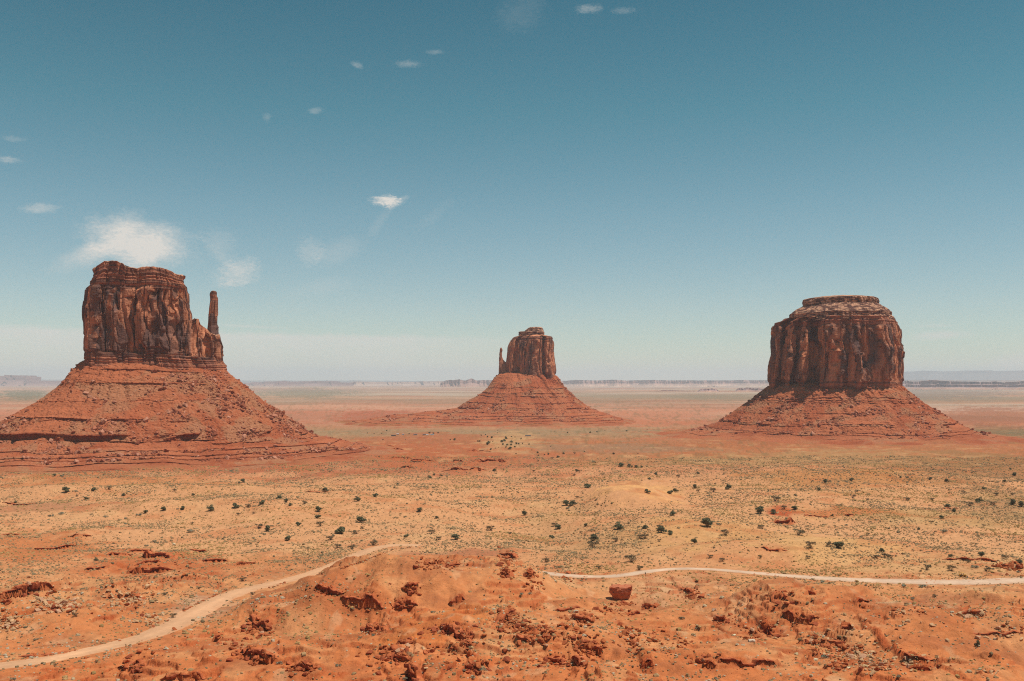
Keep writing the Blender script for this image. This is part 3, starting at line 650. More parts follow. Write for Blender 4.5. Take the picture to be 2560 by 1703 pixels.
def talus(parent, a, bf, bb, cx, cy, knots, n=1700, res=1.1, seed=0, gul=4.0, greenish=None, pw=2.6, bias=0.0, tiltz=0.0):
    """a skirt of scree and red beds. a: half-width of the cliff foot, bf / bb: depth to the front / back; knots: (z, outL, outF, outR, outB, is_ledge)"""
    th = np.linspace(0, 2*math.pi, 6001)[:-1]
    wgt = 1+4.0*(1-sm(-0.25, 0.35, np.sin(th))); c = np.concatenate([[0], np.cumsum(wgt)]); th = np.interp(np.linspace(0, c[-1], n+1)[:-1], c, np.append(th, 2*math.pi))
    ct, st = np.cos(th), np.sin(th); b = np.where(st < 0, bf, bb)
    e = 2/pw; fx = a*np.sign(ct)*np.abs(ct)**e; fy = b*np.sign(st)*np.abs(st)**e
    nx, ny = ct*1.0, st*1.0
    wl, wr = np.maximum(-nx, 0)**2, np.maximum(nx, 0)**2; wf, wb = np.maximum(-ny, 0)**2, np.maximum(ny, 0)**2
    Zr, Or, Lm, rock = [], [], [], []
    ks = knots
    outs = [wl*k[1]+wf*k[2]+wr*k[3]+wb*k[4] for k in ks]
    for i in range(len(ks)-1):
        z0, z1 = ks[i][0], ks[i+1][0]; o0, o1 = outs[i], outs[i+1]
        L = math.hypot(z0-z1, abs(ks[i+1][2]-ks[i][2])); m = max(3, int(L/res))
        if ks[i+1][5]: m = max(6, int(L/(res*0.45)))
        for j in range(m):
            t = j/m; Zr.append(np.full(n, z0+(z1-z0)*t)); Or.append(o0+(o1-o0)*t); Lm.append(1.0 if ks[i+1][5] else 0.0); rock.append(i)
    Zr.append(np.full(n, ks[-1][0])); Or.append(outs[-1]); Lm.append(0.0); rock.append(len(ks))
    Z = np.array(Zr); O = np.array(Or); Lm = np.array(Lm)[:, None]+Z*0; K = np.array(rock)[:, None]+Z*0
    X = cx+fx+nx*O; Y = cy+fy+ny*O
    ztop, zbot = ks[0][0], ks[-1][0]; dn = np.clip((ztop-Z)/(ztop-zbot), 0, 1)
    # scree buries the ledges in places
    bury = sm(-0.02, 0.38, fbm2(X/75+5*dn, Y/75+K*3.1, 3, seed+3)+0.1+bias*sm(10, 110, X-20*dn)*(dn < 0.80))
    led = Lm*(1-bury)
    zr = Z[:, 0]; wgt_ = np.abs(np.gradient(zr))+1e-3; G_ = np.exp(-((zr[:, None]-zr[None, :])/(0.055*(ztop-zbot)))**2)*wgt_[None, :]; G_ /= G_.sum(1, keepdims=True)
    Os = G_@O; ed = sm(0, 0.1, dn)*(1-sm(0.9, 1, dn)); O2 = O+(Os-O)*np.clip(bury*1.15, 0, 1)*ed
    X = cx+fx+nx*O2; Y = cy+fy+ny*O2
    amp = sm(0, 0.12, dn)*(1-0.75*sm(0.72, 1.0, dn))
    g = fbm2(np.arctan2(ny, nx)[None, :]*9+Z/70, Z/60, 4, seed+5)
    disp = gul*g*amp + 1.6*fbm3(X/9, Y/9, Z/5, 4, seed+8)*(0.25+0.75*amp) + 1.0*n3(X/2.6, Y/2.6, Z/1.3, seed+9)
    # ledge faces: recessed under their own lip, broken by joints
    frac = np.zeros_like(Z)
    for i in range(len(ks)-1):
        if not ks[i+1][5]: continue
        m = K == i; t = (ks[i][0]-Z)/(ks[i][0]-ks[i+1][0]); h = ks[i][0]-ks[i+1][0]
        jt = n3(X/3.4, Y/3.4, Z*0+i, seed+20)*1.1+n3(X/11, Y/11, Z*0+i, seed+21)*2.2
        course = n2(Z/1.1, Z*0+i, seed+22)*0.5
        disp = np.where(m, disp+(jt+course+0.35*h-0.55*h*sm(0.12, 0.3, t))*(1-bury), disp)
        above = K == i-1
        tt = np.clip(1-(Z-ks[i][0])/2.5, 0, 1)
        disp = np.where(above, disp+tt*(jt+0.35*h)*(1-bury), disp)
    Zoff = 0.9*fbm2(X/8, Y/8, 3, seed+11)*(1-Lm)*amp + 0.35*n2(X/2.2, Y/2.2, seed+12)*(1-Lm)
    Zoff = Zoff + 2.5*fbm2(X/60, Y/60, 2, seed+13)*sm(0.75, 0.9, dn)*(1-sm(0.97, 1.0, dn))
    Zoff = Zoff + 2.4*fbm2(X/80, Y/80, 3, seed+14)*amp
    X = X+nx*disp; Y = Y+ny*disp; Z2 = Z+Zoff-(tiltz*np.clip((X-cx)/a, -1.2, 1.2)+0.35*tiltz)*(1-sm(0.0, 0.45, dn))
    # colours
    red, org, scr = lin((168, 86, 58)), lin((180, 100, 70)), lin((172, 112, 84))
    w = sm(-0.35, 0.5, fbm2(X/45, Y/45, 4, seed+15))[..., None]; col = red*w+org*(1-w)
    bedn = (n2(Z/2.6+0.6*fbm2(X/80, Y/80, 2, seed+16), Z*0, seed+17)*0.13*(1-sm(0.1, 0.5, bury)))[..., None]
    col = col*(1+bedn)
    s_ = (bury*sm(0.05, 0.4, fbm2(X/30, Y/30, 3, seed+18)+0.25))[..., None]*0.75; col = col*(1-s_)+scr*s_
    pf = 0.6*sm(0.35, 0.75, fbm3(X/2.2, Y/2.2, Z/2.2, 2, seed+19))[..., None]*0.35*(0.3+bury[..., None]); col = col*(1-pf)+lin((206, 150, 122))*pf
    l = led[..., None]*0.7; col = col*(1-l)+lin((150, 74, 50))*l
    if greenish:
        gk = (sm(greenish, 1.0, dn)*sm(-0.2, 0.5, fbm2(X/50, Y/50, 3, seed+23)))[..., None]*0.55; col = col*(1-gk)+lin((160, 122, 84))*gk
    co = np.stack([X, Y, Z2], -1)
    me = mesh_np('talus', co.reshape(-1, 3), grid_faces(len(Z), n, True), TALUS, False, np.clip(soften(col).reshape(-1, 3)*ALB, .01, .9))
    o = obj('talus', me, parent)
    return o, co, bury, K, dn

# angular blocks
def make_block(seed, flat=1.0):
    rnd = random.Random(seed); bm = bmesh.new()
    for i in range(15):
        v = Vector((rnd.uniform(-1, 1), rnd.uniform(-1, 1), rnd.uniform(-1, 1)))
        m = max(abs(v.x), abs(v.y), abs(v.z)); v = v/m*(rnd.uniform(0.82, 1.0)) if rnd.random() < 0.75 else v.normalized()
        bm.verts.new((v.x*0.62, v.y*0.5, v.z*0.42*flat))
    r = bmesh.ops.convex_hull(bm, input=bm.verts)
    bmesh.ops.delete(bm, geom=list({e for e in r['geom_interior'] if isinstance(e, bmesh.types.BMVert)}), context='VERTS')
    bmesh.ops.delete(bm, geom=[v for v in bm.verts if not v.link_faces], context='VERTS')
    bmesh.ops.triangulate(bm, faces=bm.faces)
    bmesh.ops.recalc_face_normals(bm, faces=bm.faces)
    bm.verts.index_update()
    co = np.array([v.co[:] for v in bm.verts]); f = np.array([[v.index for v in p.verts] for p in bm.faces]); bm.free()
    return co, f
BLOCKS = [make_block(s, 0.7+0.25*(s % 3)) for s in range(8)]
def scatter_mesh(name, temps, P, S, rng, mat, cols, parent=None, tilt=0.35, squash=None, rz=None):
    """one mesh of many copies: P (n,3), S (n,) sizes, cols (n,3)"""
    n = len(P); ti = rng.integers(0, len(temps), n); vs_, fs_, cs_ = [], [], []; off = 0
    ang = rng.uniform(0, 2*math.pi, n) if rz is None else rz
    for k, (tv, tf) in enumerate(temps):
        m = np.nonzero(ti == k)[0]
        if len(m) == 0: continue
        a = ang[m]; ca, sa_ = np.cos(a), np.sin(a); tx = rng.normal(0, tilt, len(m)); ty = rng.normal(0, tilt, len(m))
        sc3 = np.stack([rng.uniform(0.75, 1.35, len(m)), rng.uniform(0.75, 1.25, len(m)), rng.uniform(0.7, 1.3, len(m))], 1)
        if squash is not None: sc3[:, 2] *= squash
        v = tv[None]*sc3[:, None, :]*S[m][:, None, None]
        v = np.stack([v[..., 0], v[..., 1]-v[..., 2]*tx[:, None], v[..., 2]+v[..., 1]*tx[:, None]], -1)
        v = np.stack([v[..., 0]-v[..., 2]*ty[:, None], v[..., 1], v[..., 2]+v[..., 0]*ty[:, None]], -1)
        x = v[..., 0]*ca[:, None]-v[..., 1]*sa_[:, None]; y = v[..., 0]*sa_[:, None]+v[..., 1]*ca[:, None]
        v = np.stack([x, y, v[..., 2]], -1)+P[m][:, None, :]
        vs_.append(v.reshape(-1, 3)); cs_.append(np.repeat(cols[m], len(tv), 0))
        fs_.append((tf[None]+(np.arange(len(m))*len(tv))[:, None, None]+off).reshape(-1, 3)); off += len(m)*len(tv)
    me = mesh_np(name, np.concatenate(vs_), np.concatenate(fs_), mat, False, np.concatenate(cs_))
    return obj(name, me, parent)
STONE = mat_col('broken_stone', scales=((1.2, 0.2),), bump=((2.0, 0.15),))
def rubble(parent, co, bury, dn, n, smin, smax, seed, lo=0.06, hi=0.9):
    """fallen blocks lying on a talus"""
    rng = np.random.default_rng(seed); w = (0.12+bury**2)*((dn > lo) & (dn < hi))*(co[..., 1] < 40)
    clump = sm(-0.1, 0.6, fbm2(co[..., 0]/35, co[..., 1]/35, 3, seed+40)); w = w*(0.1+clump)
    # weigh by area so that flat aprons and steep slopes get their share
    dx = np.linalg.norm(np.roll(co, -1, 1)-co, axis=-1); w = w*dx
    p = (w/w.sum()).ravel(); idx = rng.choice(p.size, n, p=p); P = co.reshape(-1, 3)[idx].copy()
    S = smin*(1-rng.random(n))**(-0.55); S = np.clip(S, smin, smax)
    P[:, 2] += S*0.12
    t = rng.random(n)[:, None]; c = lin((172, 98, 70))*(1-t)+lin((200, 140, 112))*t; c = np.where(rng.random(n)[:, None] < 0.35, lin((150, 84, 60))*np.ones((n, 1)), c)
    o = scatter_mesh('rubble', BLOCKS, P, S, rng, STONE, c*ALB, parent); o['kind'] = 'stuff'; return o

def butte_left():
    fr = Frame(387, 1650); X = lambda zx: fr.lx(180+zx/4.9); Z = lambda zx, zy: fr.z(640+zy/4.9, 180+zx/4.9)
    root = empty('butte', (fr.x, fr.y, 0), -fr.a)
    tag(root, 'tall red butte with a thin rock thumb on its right, under the big cloud', 'butte', 'sandstone buttes on the valley floor')
    zt = Z(500, 95)
    L = [(160,1400),(160,1310),(155,1100),(160,900),(150,780),(160,640),(180,520),(190,390),(228,345),(235,270),(262,215),(268,185)]
    R = [(1470,1400),(1465,1100),(1455,900),(1450,800),(1446,700),(1420,650),(1416,540),(1414,400),(1400,300),(1372,272)]
    zl = [(Z(x, y), X(x)) for x, y in L]; zr = [(Z(x, y), X(x)) for x, y in R]
    zz = np.linspace(Z(300, 1480), zt, 60); zl.sort(); zr.sort()
    prof = [(z, np.interp(z, *zip(*zl)), np.interp(z, *zip(*zr))) for z in zz]
    top = [(X(x), Z(x, y)) for x, y in ((100,190),(270,185),(340,150),(410,105),(480,92),(560,102),(640,140),(660,168),(800,182),(930,163),(1100,182),(1200,212),(1260,250),(1372,270),(1420,300),(1500,320))]
    plan = [(-1,-8),(-.99,-34),(-.9,-46),(-.72,-46),(-.66,-36),(-.5,-40),(-.32,-50),(-.2,-42),(-.05,-38),(.06,-50),(.3,-54),(.55,-50),(.72,-46),(.86,-44),(.97,-30),(1,-8),(1,18),(.85,38),(.4,44),(-.3,40),(-.8,42),(-.98,22)]
    cliff('cliff', root, plan, prof, prof[0][0], top=top, zc=Z(600, 420), n=900, dz=0.75, seed=100, beds=((Z(500,400), zt, 1.15), (0, Z(500,1170), 1.6)), ysc=[(100, 1.12), (150, 1.06), (200, 1.0), (320, 0.93)], fresh=0.32, rise=2.0, rough_top=0.9)
    # broken shoulder between the wall and the thumb
    zs = Z(1500, 780)
    prof = [(Z(1600,1480), X(1150), X(1880)), (Z(1600,1300), X(1160), X(1850)), (Z(1600,1150), X(1180), X(1832)), (Z(1600,1000), X(1200), X(1826)), (zs, X(1260), X(1815))]
    top = [(X(x), Z(x, y)) for x, y in ((1100,800),(1440,800),(1490,782),(1545,795),(1562,860),(1620,890),(1660,925),(1690,960),(1760,985),(1800,975),(1826,1010),(1860,1100))]
    cliff('shoulder', root, [(-1,0),(-.95,-34),(-.5,-46),(-.2,-40),(.1,-46),(.35,-36),(.6,-42),(.85,-34),(1,-8),(1,12),(.6,34),(-.6,36),(-.95,20)], prof, prof[0][0], top=top, zc=Z(1600, 1160), n=460, dz=0.75, seed=140, beds=((0, Z(1500,1240), 1.6),), fresh=0.85, big=22, amp=0.95, ysc=[(100, 1.1), (150, 1.0), (260, 0.72)], rise=1.0)
    # the thumb
    L = [(1600,1400),(1640,1200),(1672,1020),(1660,900),(1670,830),(1672,720),(1682,620),(1694,545),(1692,495),(1688,480),(1690,450),(1704,436)]
    R = [(1870,1400),(1840,1200),(1826,1060),(1803,960),(1800,880),(1780,840),(1776,760),(1784,640),(1789,560),(1788,515),(1772,490),(1775,450),(1768,436)]
    zl = sorted((Z(x, y), X(x)) for x, y in L); zr = sorted((Z(x, y), X(x)) for x, y in R)
    prof = [(z, np.interp(z, *zip(*zl))-1.0, np.interp(z, *zip(*zr))+0.8) for z in np.linspace(Z(1750,1400), Z(1750,434), 80)]
    cliff('thumb', root, [(-1,0),(-.8,-8),(-.2,-11),(.5,-9),(1,-3),(1,5),(.4,10),(-.5,10)], prof, prof[0][0], n=220, dz=0.6, seed=170, amp=0.3, fresh=0.25, big=12, beds=((Z(1740,560), 400, 1.6),), ysc=[(100, 2.6), (Z(1740,1000), 1.7), (Z(1740,850), 1.0), (320, 0.8)], rings=6, rise=0.8)
    # thin red beds at the foot of the wall
    prof = [(Z(900,1500), X(150), X(1906)), (Z(900,1440), X(156), X(1902)), (Z(900,1350), X(156), X(1896)), (Z(900,1290), X(158), X(1872)), (Z(900,1230), X(160), X(1850)), (Z(900,1190), X(170), X(1838))]
    top = [(X(x), Z(x, y)) for x, y in ((100,1180),(400,1185),(700,1200),(1000,1215),(1400,1235),(1700,1255),(1850,1270),(1900,1300))]
    cliff('foot_beds', root, [(-1,-6),(-.99,-38),(-.88,-52),(-.5,-50),(-.3,-54),(-.1,-50),(.1,-58),(.4,-56),(.7,-46),(.9,-36),(1,-14),(1,12),(.7,36),(0,50),(-.8,46),(-1,20)], prof, prof[0][0], top=top, zc=Z(900, 1330), n=900, dz=0.6, seed=190, beds=((0, 400, 1.9),), amp=0.9, ysc=[(100, 1.1), (150, 1.04), (170, 0.98)], rise=0.5, rough_top=0.8)
    zt0 = Z(1000, 1350)
    print('left butte talus top', zt0, 'cliff top', zt)
    zk = lambda py, D: CAMZ-(py-879)/2291.5*D
    K = [(zt0+10,-26,-26,-26,-26,0), (zt0+3,2,2,2,4,0), (zt0-6,12,14,8,12,0), (zt0-8,12.5,14.5,8.5,13,1), (120,28,40,28,30,0), (119-1,28,41,28,30,0), (115,29,42,29,32,1),
         (92,66,72,52,62,0), (91,66,73,52,63,1), (66.5,108,112,92,105,0), (62,109,113,93,106,1), (44,146,140,126,150,0), (33,147,142,127,152,1), (24,170,158,165,170,0), (21,190,172,186,190,0), (19.4,191,173,187,191,1),
         (15,215,188,206,220,0), (13.4,216,189,207,221,1), (11,235,202,222,230,0), (9.6,236,203,223,231,1), (6,262,225,245,262,0), (4.6,263,226,246,263,1), (1.5,300,262,285,300,0), (-4,350,300,330,340,0)]
    half = (X(1895)-X(158))/2; cx = (X(1895)+X(158))/2
    o, co, bury, KK, dn = talus(root, half, 52, 50, cx, 0, K, n=2100, res=1.25, seed=210, gul=3.2, greenish=0.93, pw=3.2, bias=0.9, tiltz=8.0)
    rubble(root, co, bury, dn, 10000, 0.7, 6, 5, hi=0.93)
    return root
BL = butte_left()

def butte_mid():
    fr = Frame(1322, 3000); X = lambda zx: fr.lx(1220+zx/9.8); Z = lambda zy: fr.z(800+zy/9.8)
    root = empty('butte', (fr.x, fr.y, 0), -fr.a)
    tag(root, 'smallest and farthest red butte, with a short rock stub on its left side', 'butte', 'sandstone buttes on the valley floor')
    L = [(430,1500),(440,1100),(445,1020),(465,860),(480,700),(500,620),(510,590),(560,490),(612,432),(640,415)]
    R = [(1665,1500),(1642,1350),(1640,1120),(1616,1000),(1610,850),(1597,745),(1607,640),(1590,520),(1578,430),(1560,418)]
    zl = sorted((Z(y), X(x)) for x, y in L); zr = sorted((Z(y), X(x)) for x, y in R)
    prof = [(z, np.interp(z, *zip(*zl)), np.interp(z, *zip(*zr))) for z in np.linspace(Z(1500), Z(415), 60)]
    plan = [(-1,0),(-.95,-26),(-.86,-40),(-.72,-44),(-.66,-34),(-.5,-36),(-.44,-48),(-.3,-52),(-.24,-40),(-.14,-58),(.05,-66),(.3,-66),(.48,-62),(.51,-38),(.58,-36),(.62,-58),(.85,-56),(.98,-38),(1,-10),(1,30),(.6,56),(-.4,56),(-.9,36)]
    cliff('cliff', root, plan, prof, prof[0][0], n=620, dz=1.0, seed=300, beds=((Z(520), 400, 1.8), (0, Z(1330), 1.4)), fresh=0.62, amp=0.72, rise=7, big=30, slab=0.8)
    L = [(735,470),(738,400),(742,300),(760,290)]; R = [(1395,470),(1388,395),(1390,330),(1372,300)]
    cliff('cap', root, [(-1,0),(-.9,-26),(-.3,-34),(.3,-36),(.9,-28),(1,0),(.9,26),(0,32),(-.9,24)], [(Z(y1), X(x1), X(x2)) for (x1, y1), (x2, _) in zip(L, R)], Z(480), n=360, dz=0.6, seed=330, beds=((0, 500, 1.8),), amp=0.9, capz=0, rise=1.0, rings=8)
    cliff('cap', root, [(-1,0),(-.8,-20),(.2,-28),(.9,-22),(1,0),(.8,20),(-.6,18)], [(Z(310), X(800), X(1385)), (Z(275), X(880), X(1375)), (Z(240), X(915), X(1368)), (Z(205), X(960), X(1345)), (Z(183), X(1010), X(1315))], Z(310), n=300, dz=0.6, seed=350, beds=((0, 500, 1.5),), amp=0.8, capz=0, rise=0.8, rings=8)
    L = [(205,1520),(222,1420),(245,1300),(250,1080),(265,900),(284,760),(284,725),(300,690),(315,680)]
    R = [(520,1520),(500,1200),(440,1035),(410,1020),(372,980),(348,900),(342,800),(357,750),(352,715),(335,690),(325,680)]
    zl = sorted((Z(y), X(x)) for x, y in L); zr = sorted((Z(y), X(x)) for x, y in R)
    prof = [(z, np.interp(z, *zip(*zl)), np.interp(z, *zip(*zr))) for z in np.linspace(Z(1520), Z(680), 70)]
    cliff('thumb', root, [(-1,0),(-.7,-9),(.1,-11),(.8,-8),(1,0),(.7,9),(-.6,9)], prof, prof[0][0], n=200, dz=0.8, seed=370, amp=0.32, fresh=0.8, big=14, ysc=[(100, 3.0), (Z(1300), 2.2), (Z(1000), 1.2), (300, 0.7)], rings=5, rise=0.6, slab=0.6)
    zt0 = Z(1370)
    K = [(zt0+14,-30,-30,-30,-30,0), (zt0+3,0,0,0,4,0), (zt0-10,10,14,12,12,0), (118,14,28,14,20,0), (104,24,50,28,30,0), (102,24.5,51,28.5,30,1), (88,40,72,46,50,0), (86,40.5,73,46.5,51,1), (79,52,84,54,60,0), (77,52.5,84.5,55,61,1), (60,92,112,80,90,0), (58,93,113,81,91,1), (45,112,134,100,120,0), (41,113,136,102,121,1),
         (33,170,152,125,150,0), (32,171,153,126,151,1), (24,260,166,160,190,0), (22.6,262,167,161,191,1), (17,330,182,180,210,0), (15.6,332,183,181,211,1), (11,380,200,198,230,0), (9.6,382,201,199,231,1), (5,430,222,218,260,0), (3.6,432,224,220,261,1), (-5,520,300,300,330,0)]
    half = (X(1650)-X(225))/2; cx = (X(1650)+X(225))/2
    o, co, bury, KK, dn = talus(root, half, 62, 55, cx, 0, K, n=1300, res=2.0, seed=410, gul=5.0, greenish=0.9, pw=3.0)
    rubble(root, co, bury, dn, 2600, 1.1, 5.5, 6)
    return root
BM = butte_mid()

def butte_right():
    fr = Frame(2092, 2250); X = lambda zx: fr.lx(1900+zx/5.6); Z = lambda zx, zy: fr.z(720+zy/5.6, 1900+zx/5.6)
    root = empty('butte', (fr.x, fr.y, 0), -fr.a)
    tag(root, 'broad drum-shaped red butte with a pale stepped cap, alone on the right', 'butte', 'sandstone buttes on the valley floor')
    L = [(125,1500),(130,1430),(130,1270),(145,1100),(172,900),(165,760),(185,600),(205,500),(290,482),(318,455),(345,440)]
    R = [(2000,1500),(2000,1440),(2000,1200),(2010,1060),(2015,880),(1990,740),(1972,620),(1945,520),(1922,465),(1905,450),(1880,435)]
    zl = sorted((Z(x, y), X(x)) for x, y in L); zr = sorted((Z(x, y), X(x)) for x, y in R)
    prof = [(z, np.interp(z, *zip(*zl)), np.interp(z, *zip(*zr))) for z in np.linspace(Z(1000,1500), Z(1000,436), 60)]
    plan = [(-1,10),(-.99,-34),(-.95,-68),(-.87,-76),(-.84,-50),(-.8,-46),(-.77,-52),(-.74,-82),(-.66,-92),(-.62,-66),(-.58,-60),(-.54,-66),(-.51,-96),(-.42,-98),(-.38,-72),(-.33,-66),(-.29,-84),(-.26,-116),(-.15,-126),(.0,-122),(.12,-124),(.14,-112),(.2,-112),(.24,-122),(.38,-118),(.44,-108),(.56,-98),(.66,-98),(.74,-96),(.88,-72),(.98,-34),(1,10),(.9,66),(.4,100),(-.4,100),(-.9,66)]
    cliff('cliff', root, plan, prof, prof[0][0], n=1000, dz=0.9, seed=506, flute=1.6, jt=27.0, beds=((Z(1000,560), 500, 1.5), (0, Z(1000,1300), 1.2)), fresh=0.45, amp=1.1, big=36, ysc=[(80, 1.04), (200, 1.0), (262, 0.97), (300, 0.9)], rise=5, rings=16)
    zc_ = lambda y: Z(1000, y)
    plan2 = [(-1,15),(-.9,-50),(-.5,-72),(-.2,-104),(.0,-112),(.3,-96),(.75,-80),(.97,-40),(1,10),(.85,62),(0,88),(-.85,62)]
    prof = [(zc_(480), X(335), X(1905)), (zc_(432), X(372), X(1880)), (zc_(412), X(384), X(1850)), (zc_(366), X(386), X(1852)), (zc_(352), X(405), X(1840)), (zc_(300), X(470), X(1775)), (zc_(262), X(560), X(1705)), (zc_(238), X(600), X(1670))]
    cliff('cap', root, plan2, prof, prof[0][0], n=720, dz=0.6, seed=530, beds=((0, 500, 1.5),), amp=1.0, capz=0, ysc=[(250, 1.04), (zc_(360), 1.0), (zc_(300), 0.82), (zc_(240), 0.66), (400, 0.6)], rings=10, rise=1)
    prof = [(zc_(262), X(606), X(1668)), (zc_(238), X(590), X(1678)), (zc_(200), X(580), X(1688)), (zc_(165), X(590), X(1672)), (zc_(152), X(650), X(1640))]
    cliff('cap', root, [(-1,10),(-.92,-36),(-.5,-50),(-.1,-62),(.4,-56),(.9,-44),(1,0),(.9,36),(0,52),(-.9,36)], prof, prof[0][0], n=560, dz=0.5, seed=550, beds=((0, 500, 1.2),), amp=1.1, capz=0, rings=12, rise=5.5, ysc=[(250, 1), (400, 1)])
    zt0 = Z(1000, 1400)
    K = [(zt0+14,-34,-34,-34,-34,0), (zt0+3,0,0,0,0,0), (zt0-6,12,10,8,10,0), (86,32,22,26,28,0), (84,32.5,23,26.5,28.5,1), (80,38,30,33,34,0), (78.6,38.5,30.5,33.5,34.5,1), (76,44,34,38,40,0), (74.8,44.5,34.5,38.5,40.5,1), (54,78,68,70,76,0), (53,78.5,68.5,70.5,77,1), (33,106,106,108,120,0), (29,107,108,110,121,1), (17,140,126,138,160,0), (15.8,141,127,139,161,1), (12.5,152,134,148,170,0), (11.3,153,135,149,171,1), (5,190,168,186,220,0), (-5,300,270,280,320,0)]
    half = (X(2000)-X(132))/2; cx = (X(2000)+X(132))/2
    o, co, bury, KK, dn = talus(root, half, 118, 95, cx, 0, K, n=1700, res=1.6, seed=610, gul=4.5, greenish=0.9, pw=2.3)
    rubble(root, co, bury, dn, 5500, 0.8, 6.5, 7)
    return root
BR = butte_right()

# ------------------------------------------------------------------ far mesas and mountains
FAR = mat_col('far_rock', scales=((0.003, 0.15),), bump=())
def far_range(name, D, sil, thick, rock, slope, seed, amp=8.0, cliff_frac=0.45, step=None, ragged=0.15):
    p = np.array(sil, float); x = (p[:, 0]-CX)/F*D; zt = CAMZ-(p[:, 1]-HY)/F*D
    n = int((x[-1]-x[0])/(step or D*0.00022))+2; X = np.linspace(x[0], x[-1], n); Zt = np.interp(X, x, zt)
    L = D/90.0
    q = n2(X/L, X*0+seed, seed); Zt = Zt*(1-ragged*sm(0.0, 0.5, np.abs(q))*0.5-0.3*ragged*(n2(X/(L*0.3), X*0+seed, seed+1)+1))+amp*fbm2(X/(L*0.5), X*0, 4, seed+2)*0.5
    Zt = np.maximum(Zt, 6.0)
    off = thick*0.5*fbm2(X/(L*2.2), X*0, 3, seed+3)
    rows = [(0, 0.0), (0.12, 0.12), (0.3, 1-cliff_frac), (0.31, 1-cliff_frac*0.55), (0.34, 1-cliff_frac*0.45), (0.35, 1.0), (0.6, 1.0), (1.0, 0.98), (1.15, 0.0)]
    V, Cl = [], []
    for k, (t, h) in enumerate(rows):
        gul = thick*0.10*fbm2(X/(L*0.25), X*0+t*5, 3, seed+4)*(1 if 0 < t < 0.5 else 0.3)
        z = Zt*h if k not in (0, len(rows)-1) else X*0-6
        V.append(np.stack([X*(1+t*thick/D), D+off+gul+t*thick, z], -1))
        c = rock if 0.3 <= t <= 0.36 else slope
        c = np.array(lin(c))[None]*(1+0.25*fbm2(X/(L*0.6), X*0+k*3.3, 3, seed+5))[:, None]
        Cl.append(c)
    co = np.array(V).reshape(-1, 3)
    o = obj(name, mesh_np(name, co, grid_faces(len(rows), n), FAR, False, np.clip(np.array(Cl).reshape(-1, 3)*0.8, .01, .9))); o['kind'] = 'structure'
    return o
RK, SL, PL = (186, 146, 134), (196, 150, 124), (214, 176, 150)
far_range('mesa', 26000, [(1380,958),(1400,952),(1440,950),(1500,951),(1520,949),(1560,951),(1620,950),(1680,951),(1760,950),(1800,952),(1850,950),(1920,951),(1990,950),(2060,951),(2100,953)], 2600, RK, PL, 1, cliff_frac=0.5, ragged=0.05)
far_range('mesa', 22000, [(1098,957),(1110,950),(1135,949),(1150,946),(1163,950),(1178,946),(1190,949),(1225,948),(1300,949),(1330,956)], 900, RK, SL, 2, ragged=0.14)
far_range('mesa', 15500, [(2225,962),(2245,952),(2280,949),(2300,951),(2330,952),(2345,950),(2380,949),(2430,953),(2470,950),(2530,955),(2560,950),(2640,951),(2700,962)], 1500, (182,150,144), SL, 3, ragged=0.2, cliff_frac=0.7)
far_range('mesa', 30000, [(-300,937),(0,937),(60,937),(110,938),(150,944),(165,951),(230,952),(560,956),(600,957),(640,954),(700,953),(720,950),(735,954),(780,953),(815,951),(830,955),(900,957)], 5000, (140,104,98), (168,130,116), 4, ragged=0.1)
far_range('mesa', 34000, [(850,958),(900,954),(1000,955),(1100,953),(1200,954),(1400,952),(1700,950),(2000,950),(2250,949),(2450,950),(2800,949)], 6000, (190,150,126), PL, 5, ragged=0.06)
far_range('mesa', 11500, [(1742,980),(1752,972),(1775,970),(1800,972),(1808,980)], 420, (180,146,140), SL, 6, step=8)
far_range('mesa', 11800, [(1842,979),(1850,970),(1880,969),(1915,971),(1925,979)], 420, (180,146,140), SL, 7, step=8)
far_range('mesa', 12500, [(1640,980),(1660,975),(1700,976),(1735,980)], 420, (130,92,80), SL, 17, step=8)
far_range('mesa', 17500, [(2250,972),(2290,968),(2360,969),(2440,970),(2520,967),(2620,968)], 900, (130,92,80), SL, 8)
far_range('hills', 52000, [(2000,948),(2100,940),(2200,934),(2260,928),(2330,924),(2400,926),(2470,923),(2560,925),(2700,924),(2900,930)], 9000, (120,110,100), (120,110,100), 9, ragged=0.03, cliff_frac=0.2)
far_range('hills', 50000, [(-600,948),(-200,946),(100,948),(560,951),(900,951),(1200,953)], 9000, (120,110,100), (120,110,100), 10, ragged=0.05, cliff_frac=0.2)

# ------------------------------------------------------------------ plants
def leaf_cloud(rng, lobes, n, size, up=0.25):
    """small leaf-sized faces spread through several lobes"""
    V = []
    w = np.array([l[3]**2 for l in lobes]); w = w/w.sum()
    for i in range(n):
        cx, cy, cz, r = lobes[rng.choice(len(lobes), p=w)]
        d = rng.normal(size=3); d /= np.linalg.norm(d); d[2] = abs(d[2])*0.9 if rng.random() < 0.72 else d[2]*0.6
        p = np.array([cx, cy, cz])+d*r*rng.uniform(0.55, 1.08)*[1, 1, 0.8]
        u = rng.normal(size=3); u /= np.linalg.norm(u); v = np.cross(u, d+rng.normal(size=3)*0.5); v /= np.linalg.norm(v)+1e-6
        s = size*rng.uniform(0.6, 1.4)
        V += [p-u*s*0.6-v*s*0.35, p+u*s*0.6-v*s*0.3, p+v*s*0.75]
    V = np.array(V); return V, np.arange(len(V)).reshape(-1, 3)
